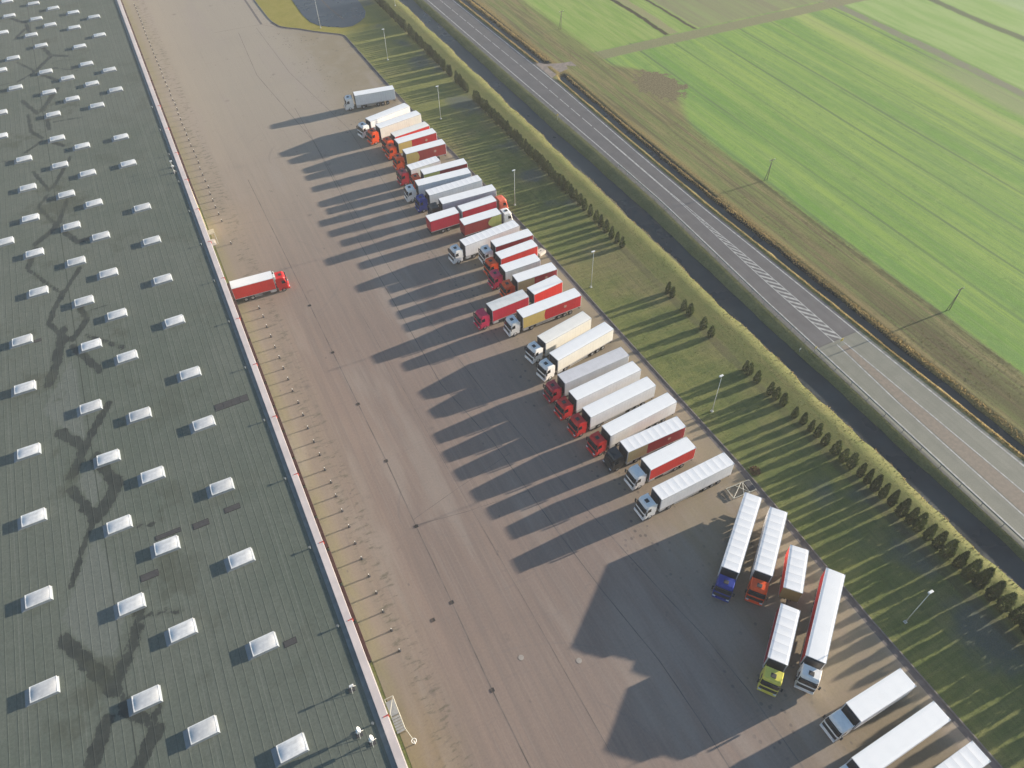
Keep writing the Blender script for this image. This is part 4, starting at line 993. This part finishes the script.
# ---- guard rail, signs and posts
gr = tag(empty('guard_rail', (91, 0, 0)), 'long pale steel crash barrier along the ditch side of the road', 'guard rail')
vv = []; ff = []; prof = [(0, .42), (.05, .50), (0, .57), (.05, .64), (0, .74), (-.04, .74), (-.04, .42)]
Yr = [-80 + 4 * k for k in range(54)]
for y in Yr:
    x = interp(LTAB, y) - .62 - 91
    vv += [(x + px, y, pz) for px, pz in prof]
m_ = len(prof)
for j in range(len(Yr) - 1):
    for i in range(m_): a = j * m_ + i; b = j * m_ + (i + 1) % m_; ff.append((a, b, b + m_, a + m_))
link('rail_beam', mesh_from('rail_beam', vv, ff, M['galv']), gr)
POSTM = bmbox('post', (-.06, .06, -.05, .05, 0, .7), M['galv'], .005)
for y in Yr: 
    if y > -10: link('post', POSTM, gr, (interp(LTAB, y) - .75 - 91, y, 0))
def sign(x, y, lab, col='yellow', h=1.6, plate=(.45, .5)):
    t = tag(empty('road_sign', (x, y, -.02)), lab, 'sign')
    bm = bmesh.new(); tube(bm, (0, 0, 0), (0, 0, h), .04); link('post', bm_mesh('post', bm, M['galv']), t)
    bm = bmesh.new(); bbox(bm, -plate[0] / 2, plate[0] / 2, -.02, .02, h - plate[1], h + .02, .01); link('plate', bm_mesh('plate', bm, M[col]), t)
sign(91.0, 61.1, 'small yellowish marker post between ditch and road beside the start of the red median')
sign(97.2, 60.8, 'small sign post standing on the nose of the red median strip', 'yellow', 1.2, (.6, .7))
sign(91.6, 159.3, 'small pale yellow marker on the ditch side verge, far up the road')
sign(88.9, 62.6, 'tiny white marker post at the ditch water edge', 'whitem', .9, (.3, .35))
for y_ in (30.0, 45.5): pass

# ---- steel frame by the yard edge and small objects
t = tag(empty('scaffold_frame', (60.0, 43.2, 0), R(-4)), 'empty white steel frame lying on the yard edge beside the long ribbed trailer', 'steel frame')
bm = bmesh.new(); Lx, Ly, Hh = 4.2, 2.0, .26
for z in (.12, Hh):
    for s in (-1, 1): tube(bm, (-Lx / 2, s * Ly / 2, z), (Lx / 2, s * Ly / 2, z), .045); tube(bm, (s * Lx / 2, -Ly / 2, z), (s * Lx / 2, Ly / 2, z), .045)
for sx in (-1, 1):
    for sy in (-1, 1): tube(bm, (sx * Lx / 2, sy * Ly / 2, 0), (sx * Lx / 2, sy * Ly / 2, Hh), .06)
link('frame', bm_mesh('frame', bm, M['creamm']), t)
bm = bmesh.new(); tube(bm, (-Lx / 2, -Ly / 2, Hh), (.6, Ly / 2, Hh), .05); tube(bm, (-.2, -Ly / 2, Hh), (.9, Ly / 2, Hh), .05); tube(bm, (.9, -Ly / 2, Hh), (-.6, Ly / 2, Hh), .05); tube(bm, (.9, -Ly / 2, Hh), (.9, Ly / 2, Hh), .05)
link('brace', bm_mesh('brace', bm, M['creamm']), t)
bm = bmesh.new(); bbox(bm, 1.1, 2.15, -.85, .85, .03, .3, .04); link('tray', bm_mesh('tray', bm, M['steel_dark']), t)
t = tag(empty('timber_pallet', (57.3, 43.6, 0), R(15)), 'dark broken pallets lying beside the white steel frame', 'pallet')
bm = bmesh.new()
for k in range(5): bbox(bm, -.6, .6, -.5 + k * .22, -.36 + k * .22, .1, .14)
for k in (-.5, 0, .5): bbox(bm, k - .05, k + .05, -.5, .5, 0, .1)
link('boards', bm_mesh('boards', bm, M['wood']), t)
t = tag(empty('concrete_block', (60.6, 110.9, 0), R(20)), 'small pale concrete block on the kerb behind a bright red box lorry', 'block')
link('block', bmbox('block', (-.9, .9, -.7, .7, 0, .7), M['concrete_pale'], .05), t); link('lifting_lug', bmbox('lifting_lug', (-.15, .15, -.04, .04, .7, .85), M['steel_dark'], .01), t)

# ---- drains
GRM = bmbox('grate', [(-.32, .32, -.32 + k * .11, -.26 + k * .11, .012, .03) for k in range(6)] + [(-.38, -.32, -.38, .38, .008, .035), (.32, .38, -.38, .38, .008, .035), (-.32, .32, -.38, -.34, .008, .035), (-.32, .32, .34, .38, .008, .035)], M['grate'], 0)
for (y, x) in [(88.5, 12.1), (74.5, 12.2), (60.7, 12.0), (46.8, 11.9), (33.2, 11.7), (103, 12.0), (118, 11.9), (45.6, 8.5)]:
    tag(link('drain_grate', GRM, None, (x, y, 0), scale=(.72, .72, 1)), 'small dark square drain grate set in the yard concrete on the left side', 'drain', 'drain grates in the yard')
bm = bmesh.new(); tube(bm, (0, 0, .006), (0, 0, .022), .38, seg=20); MH = bm_mesh('manhole_cover', bm, M['concrete_pale'])
MH.materials[0] = M['kerb2']
tag(link('manhole_cover', MH, None, (17.0, 35.3, 0)), 'pale round manhole cover in the sunlit part of the yard', 'manhole')
tag(link('manhole_cover', MH, None, (23.7, 31.4, 0)), 'pale manhole cover inside the tip of the big shadow', 'manhole')

# ================================================================== TREES (slim conifers)
def leafmat(name, a, b_, c):
    m, g, b = newmat(name)
    P = objc(g); x, y, z = g.xyz(P); n = g.noise(P, 3.0, 3, .6)
    inf = g.node('ShaderNodeObjectInfo').outputs['Random']
    col = g.mix(g.ss(n, .35, .65), a, b_); col = g.mix(g.mul(g.ss(n, .55, .75), .5), col, c)
    col = g.mulc(col, g.ss(inf, 0.0, 1.0, .8, 1.25))
    g.put(b.inputs['Base Color'], col); b.inputs['Roughness'].default_value = .8
    b.inputs['Transmission Weight'].default_value = 0
    tr = g.node('ShaderNodeBsdfTranslucent'); g.put(tr.inputs[0], col); mx = g.node('ShaderNodeMixShader'); mx.inputs[0].default_value = .22
    g.l.new(b.outputs[0], mx.inputs[1]); g.l.new(tr.outputs[0], mx.inputs[2]); g.l.new(mx.outputs[0], m.node_tree.nodes['Material Output'].inputs[0])
    return m
LM = leafmat('conifer_needles', (.045, .065, .022), (.08, .10, .03), (.12, .12, .04))
BK = simple('bark', (.09, .065, .045), .9)
def conifer(seed, h, w):
    r = np.random.RandomState(seed); n = int(760 * (h / 3) ** 1.3); v = []; f = []
    t = r.rand(n) ** 1.05; ang = r.rand(n) * 2 * math.pi
    lob = 1 + .10 * np.sin(ang * 3 + seed) + .10 * np.sin(t * 19 + ang * 2)
    rad = w * np.clip((1 - t) ** .5 * (.75 + .5 * np.minimum(1, t * 5)), .03, 1.1) * lob * (.55 + .5 * r.rand(n) ** .5)
    for i in range(n):
        z = -.02 + t[i] * h; c = Vector((rad[i] * math.cos(ang[i]), rad[i] * math.sin(ang[i]), z))
        s = (.10 + .12 * r.rand()) * (h / 3) ** .4 * (1.2 - .5 * t[i])
        up = Vector((math.cos(ang[i]) * .55 + r.randn() * .3, math.sin(ang[i]) * .55 + r.randn() * .3, .9)).normalized(); sd = up.cross(Vector((r.randn(), r.randn(), r.randn()))).normalized()
        k = len(v); v += [c - sd * s * .5, c + sd * s * .5, c + up * s * 1.9]; f.append((k, k + 1, k + 2))
    cr = mesh_from('crown', v, f, LM)
    bm = bmesh.new(); tube(bm, (0, 0, 0), (0, 0, h * .8), .055 * h / 3, .015, 7)
    for q in range(5):
        a = q * 2.4; z = h * (.15 + .12 * q); tube(bm, (0, 0, z), (math.cos(a) * w * .6, math.sin(a) * w * .6, z + .35), .02, .008, 5)
    return cr, bm_mesh('trunk', bm, BK)
TS = [conifer(k, 3.0, .48 + .04 * k) for k in range(4)]; TB = [conifer(10 + k, 4.4, .62 + .05 * k) for k in range(3)]
def tr(y0, y1, st):
    k = max(1, round(abs(y1 - y0) / st)); return [y0 + (y1 - y0) * i / k for i in range(k + 1)]
G1 = 'conifers of the dense upper row'; G2 = 'conifers of the broken middle row'; G3 = 'conifers of the lower row'
ty = []
for a_, b_ in ((231.9, 262), (217.8, 229.4), (205.0, 215.5), (200.5, 202.7), (196.2, 198.3), (184.9, 192.3), (138.1, 179.8), (124.4, 136.4)): ty += tr(a_, b_, 1.25)
lab1 = 'slim young conifer in the dense upper stretch of the row between grass strip and ditch'
n1 = len(ty)
mid_ = [122.5, 120.2, 117.8, 115, 113, 111, 108.4, 106.5, 104.6, 87.8, 86.3, 82, 80.4, 76.1, 73.3]
low_ = [63.5, 62.2, 60.4, 57, 55.6, 54, 51.1, 49.3, 47.5, 45.9, 44.2, 42, 40.3, 38.6, 36.8, 35.3, 33.7, 32.1, 30.5, 28.6, 27, 25.4, 23.7, 22, 20.3, 18.5, 16.7, 14.8, 13, 11.1, 9.2, 7.3, 5.3, 3.3, 1.2, -1, -3.2, -5.5]
for i, y in enumerate(ty + mid_ + low_):
    g_, lb = (G1, lab1) if i < n1 else ((G2, 'small separate conifer in the gappy middle stretch of the row behind the parked lorries') if i < n1 + len(mid_) else (G3, 'bushy conifer in the lower stretch of the row, throwing a long shadow over the grass'))
    big = y < 36
    if y > 63: x = 76.95
    else: x = 77.0 + (63 - y) * .045
    h = 3.0 if y > 100 else (2.75 if y > 50 else 2.8 + (50 - y) * .05)
    h *= rng.uniform(.88, 1.1)
    if big: h = max(h, 3.6)
    src = rng.choice(TB if big else TS); base = 4.4 if big else 3.0
    t = tag(empty('conifer', (x + rng.uniform(-.15, .15), y + rng.uniform(-.15, .15), .06), rng.uniform(0, 6.28)), lb, 'tree', g_)
    s = h / base; ws = s * rng.uniform(.9, 1.12) * (1.0 if i >= n1 else .92)
    t.scale = (ws, ws, s)
    link('crown', src[0], t); link('trunk', src[1], t)

# dry bush near the frame
def bush(x, y, r0, h, lab, mat, seed):
    r = np.random.RandomState(seed); v = []; f = []
    for i in range(260):
        a = r.rand() * 6.28; q = r0 * math.sqrt(r.rand()); z = h * r.rand() * (1 - (q / r0) ** 2 * .6); c = Vector((q * math.cos(a), q * math.sin(a), z)); s = .12 + .1 * r.rand()
        u = Vector((r.randn(), r.randn(), 1.2)).normalized(); sd = u.cross(Vector((r.randn(), r.randn(), r.randn()))).normalized(); k = len(v); v += [c - sd * s * .4, c + sd * s * .4, c + u * s * 1.6]; f.append((k, k + 1, k + 2))
    tag(link('bush', mesh_from('bush', v, f, mat), None, (x, y, 0)), lab, 'bush')
bush(64.2, 45.0, .9, .6, 'low reddish brown bush on the grass next to the white steel frame', M['brush'], 5)

# ================================================================== GRASS / REEDS as stuff
def tuftmat(name, a, b_):
    m, g, b = newmat(name); P = pos(g); n = g.noise(P, .35, 4, .65); n2 = g.noise(P, 3.0, 2, .6)
    col = g.mix(g.ss(n, .35, .65), a, b_); col = g.mulc(col, g.ss(n2, .3, .7, .7, 1.25))
    g.put(b.inputs['Base Color'], col); b.inputs['Roughness'].default_value = .85; b.inputs['Specular IOR Level'].default_value = .2
    tr_ = g.node('ShaderNodeBsdfTranslucent'); g.put(tr_.inputs[0], col); mx = g.node('ShaderNodeMixShader'); mx.inputs[0].default_value = .35
    g.l.new(b.outputs[0], mx.inputs[1]); g.l.new(tr_.outputs[0], mx.inputs[2]); g.l.new(mx.outputs[0], m.node_tree.nodes['Material Output'].inputs[0])
    return m
def zprof(x, y):
    P = xprof(max(-60, min(310, y)))
    for (a, za), (b, zb) in zip(P[:-1], P[1:]):
        if x <= b: return za + (zb - za) * (x - a) / (b - a)
    return 0
def scatter(name, n, fx, y0, y1, h0, h1, w, mat, seed, spread=.35):
    r = np.random.RandomState(seed); y = y0 + (y1 - y0) * r.rand(n); u = r.rand(n); v = np.zeros((n * 3, 3)); 
    X = np.array([fx(uu, yy) for uu, yy in zip(u, y)]); Z = np.array([zprof(a, b) for a, b in zip(X, y)])
    h = h0 + (h1 - h0) * r.rand(n); an = r.rand(n) * 6.28; lx = r.randn(n) * spread * h; ly = r.randn(n) * spread * h
    dx = np.cos(an) * w * .5; dy = np.sin(an) * w * .5
    v[0::3] = np.c_[X - dx, y - dy, Z - .02]; v[1::3] = np.c_[X + dx, y + dy, Z - .02]; v[2::3] = np.c_[X + lx, y + ly, Z + h]
    me = bpy.data.meshes.new(name); me.vertices.add(3 * n); me.vertices.foreach_set('co', v.ravel().astype(np.float32))
    me.loops.add(3 * n); me.loops.foreach_set('vertex_index', np.arange(3 * n, dtype=np.int32)); me.polygons.add(n); me.polygons.foreach_set('loop_start', np.arange(0, 3 * n, 3, dtype=np.int32))
    me.update(); me.validate(); me.materials.append(mat)
    return link(name, me)
TG = tuftmat('grass_blades', (.13, .15, .05), (.22, .22, .08)); TR = tuftmat('dry_reed_blades', (.30, .235, .11), (.46, .35, .16)); TBk = tuftmat('bank_grass_blades', (.11, .13, .04), (.17, .165, .06)); TRf = tuftmat('rough_grass_blades', (.16, .17, .07), (.28, .23, .12))
def mk(name, n, fx, y0, y1, h0, h1, w, mat, seed, lab, cat='grass'):
    tag(scatter(name, n, fx, y0, y1, h0, h1, w, mat, seed), lab, cat, kind='stuff')
mk('grass', 30000, lambda u, y: interp(ETAB, y) + .4 + u * (76.5 - interp(ETAB, y) - .4), -15, 236, .03, .10, .14, TG, 1, 'short rough grass of the strip between the yard gutter and the conifer row')
mk('bank_grass', 9000, lambda u, y: 77.8 + u * 6.3, -15, 262, .04, .11, .16, TBk, 2, 'longer yellow-green grass on the sunlit bank between conifer row and ditch')
mk('reeds', 1800, lambda u, y: ditch_c(y) - 3.0 + ditch_wob(y) + u * .8 - .1, -15, 262, .12, .35, .16, TR, 3, 'thin dry reeds fringing the yard side of the wide ditch', 'reeds')
mk('roadside_reeds', 16000, lambda u, y: interp(RTAB, y) + (1.25 + u * 1.0 if u < .45 else 3.9 + (u - .45) * (2.6 if y < 110 else 1.5)), -15, 180, .12, .34, .18, TR, 4, 'golden dry reeds on both banks of the small ditch beyond the road', 'reeds')
mk('far_roadside_reeds', 9000, lambda u, y: interp(RTAB, y) + (1.25 + u * 1.0 if u < .5 else 3.9 + (u - .5) * 2.4), 191.5, 262, .15, .5, .2, TR, 14, 'golden dry reeds along the small ditch above the side road', 'reeds')
mk('rough_grass', 9000, lambda u, y: 108.5 + u * 12, -15, 262, .03, .10, .2, TRf, 5, 'brown-green rough grass between the small ditch and the cultivated field')
mk('verge_grass', 16000, lambda u, y: ditch_c(y) + 2.0 + u * (interp(LTAB, y) - 1.0 - ditch_c(y) - 2.0), -15, 262, .04, .12, .12, TG, 6, 'thin olive grass on the verge between the wide ditch and the road')

HAZE = .00024
# ---- thin morning haze: a homogeneous air volume over the whole place
hm = bpy.data.materials.new('haze'); hm.use_nodes = True; hn = hm.node_tree; hn.nodes.clear()
vo = hn.nodes.new('ShaderNodeOutputMaterial'); vs_ = hn.nodes.new('ShaderNodeVolumeScatter'); vs_.inputs['Density'].default_value = HAZE; vs_.inputs['Anisotropy'].default_value = .0; vs_.inputs['Color'].default_value = (.93, .96, 1.0, 1)
hn.links.new(vs_.outputs[0], vo.inputs['Volume'])
hb = bmesh.new(); bbox(hb, -500, 700, -400, 900, -5, 130)
tag(link('haze', bm_mesh('haze', hb, hm)), kind='structure')

# ================================================================== CAMERA, SUN, SKY
H = 97.654
r_ = Vector((0.8928778655586687, -0.44986849897898684, -0.019683770517594453)); u_ = Vector((0.3448180418922881, 0.6549578354849411, 0.6724066862565012)); f_ = Vector((0.28960254691726084, 0.6071643660190164, -0.739920129105677))
cam = bpy.data.cameras.new('camera'); co = bpy.data.objects.new('camera', cam); C.objects.link(co)
mt = Matrix((( r_.x, u_.x, -f_.x, 0), (r_.y, u_.y, -f_.y, 0), (r_.z, u_.z, -f_.z, H), (0, 0, 0, 1)))
co.matrix_world = mt
cam.sensor_width = 36; cam.lens = 735.39 / 1024 * 36; cam.clip_start = .5; cam.clip_end = 9000
sc.camera = co
ELEV = 9.6; SAZ = -2.4   # sun azimuth from +x
sun = bpy.data.lights.new('sun', 'SUN'); so = bpy.data.objects.new('sun', sun); C.objects.link(so)
sun.energy = 15.5; sun.angle = R(.53); sun.color = (1.0, .88, .72)
d = Vector((math.cos(R(ELEV)) * math.cos(R(SAZ)), math.cos(R(ELEV)) * math.sin(R(SAZ)), math.sin(R(ELEV))))
so.rotation_euler = d.to_track_quat('Z', 'Y').to_euler(); so.location = (150, 50, 80)
w = bpy.data.worlds.new('World'); sc.world = w; w.use_nodes = True; nt = w.node_tree; bg = nt.nodes['Background']
sky = nt.nodes.new('ShaderNodeTexSky'); sky.sky_type = 'NISHITA'; sky.sun_disc = False; sky.sun_elevation = R(ELEV); sky.sun_rotation = R(90 - SAZ); sky.dust_density = 0.4; sky.air_density = 1.15; sky.ozone_density = 3.0
nt.links.new(sky.outputs[0], bg.inputs[0]); bg.inputs[1].default_value = .215
sc.view_settings.view_transform = 'Standard'; sc.view_settings.look = 'None'; sc.view_settings.exposure = 0
sc.render.engine = 'CYCLES'
sc.cycles.volume_bounces = 0
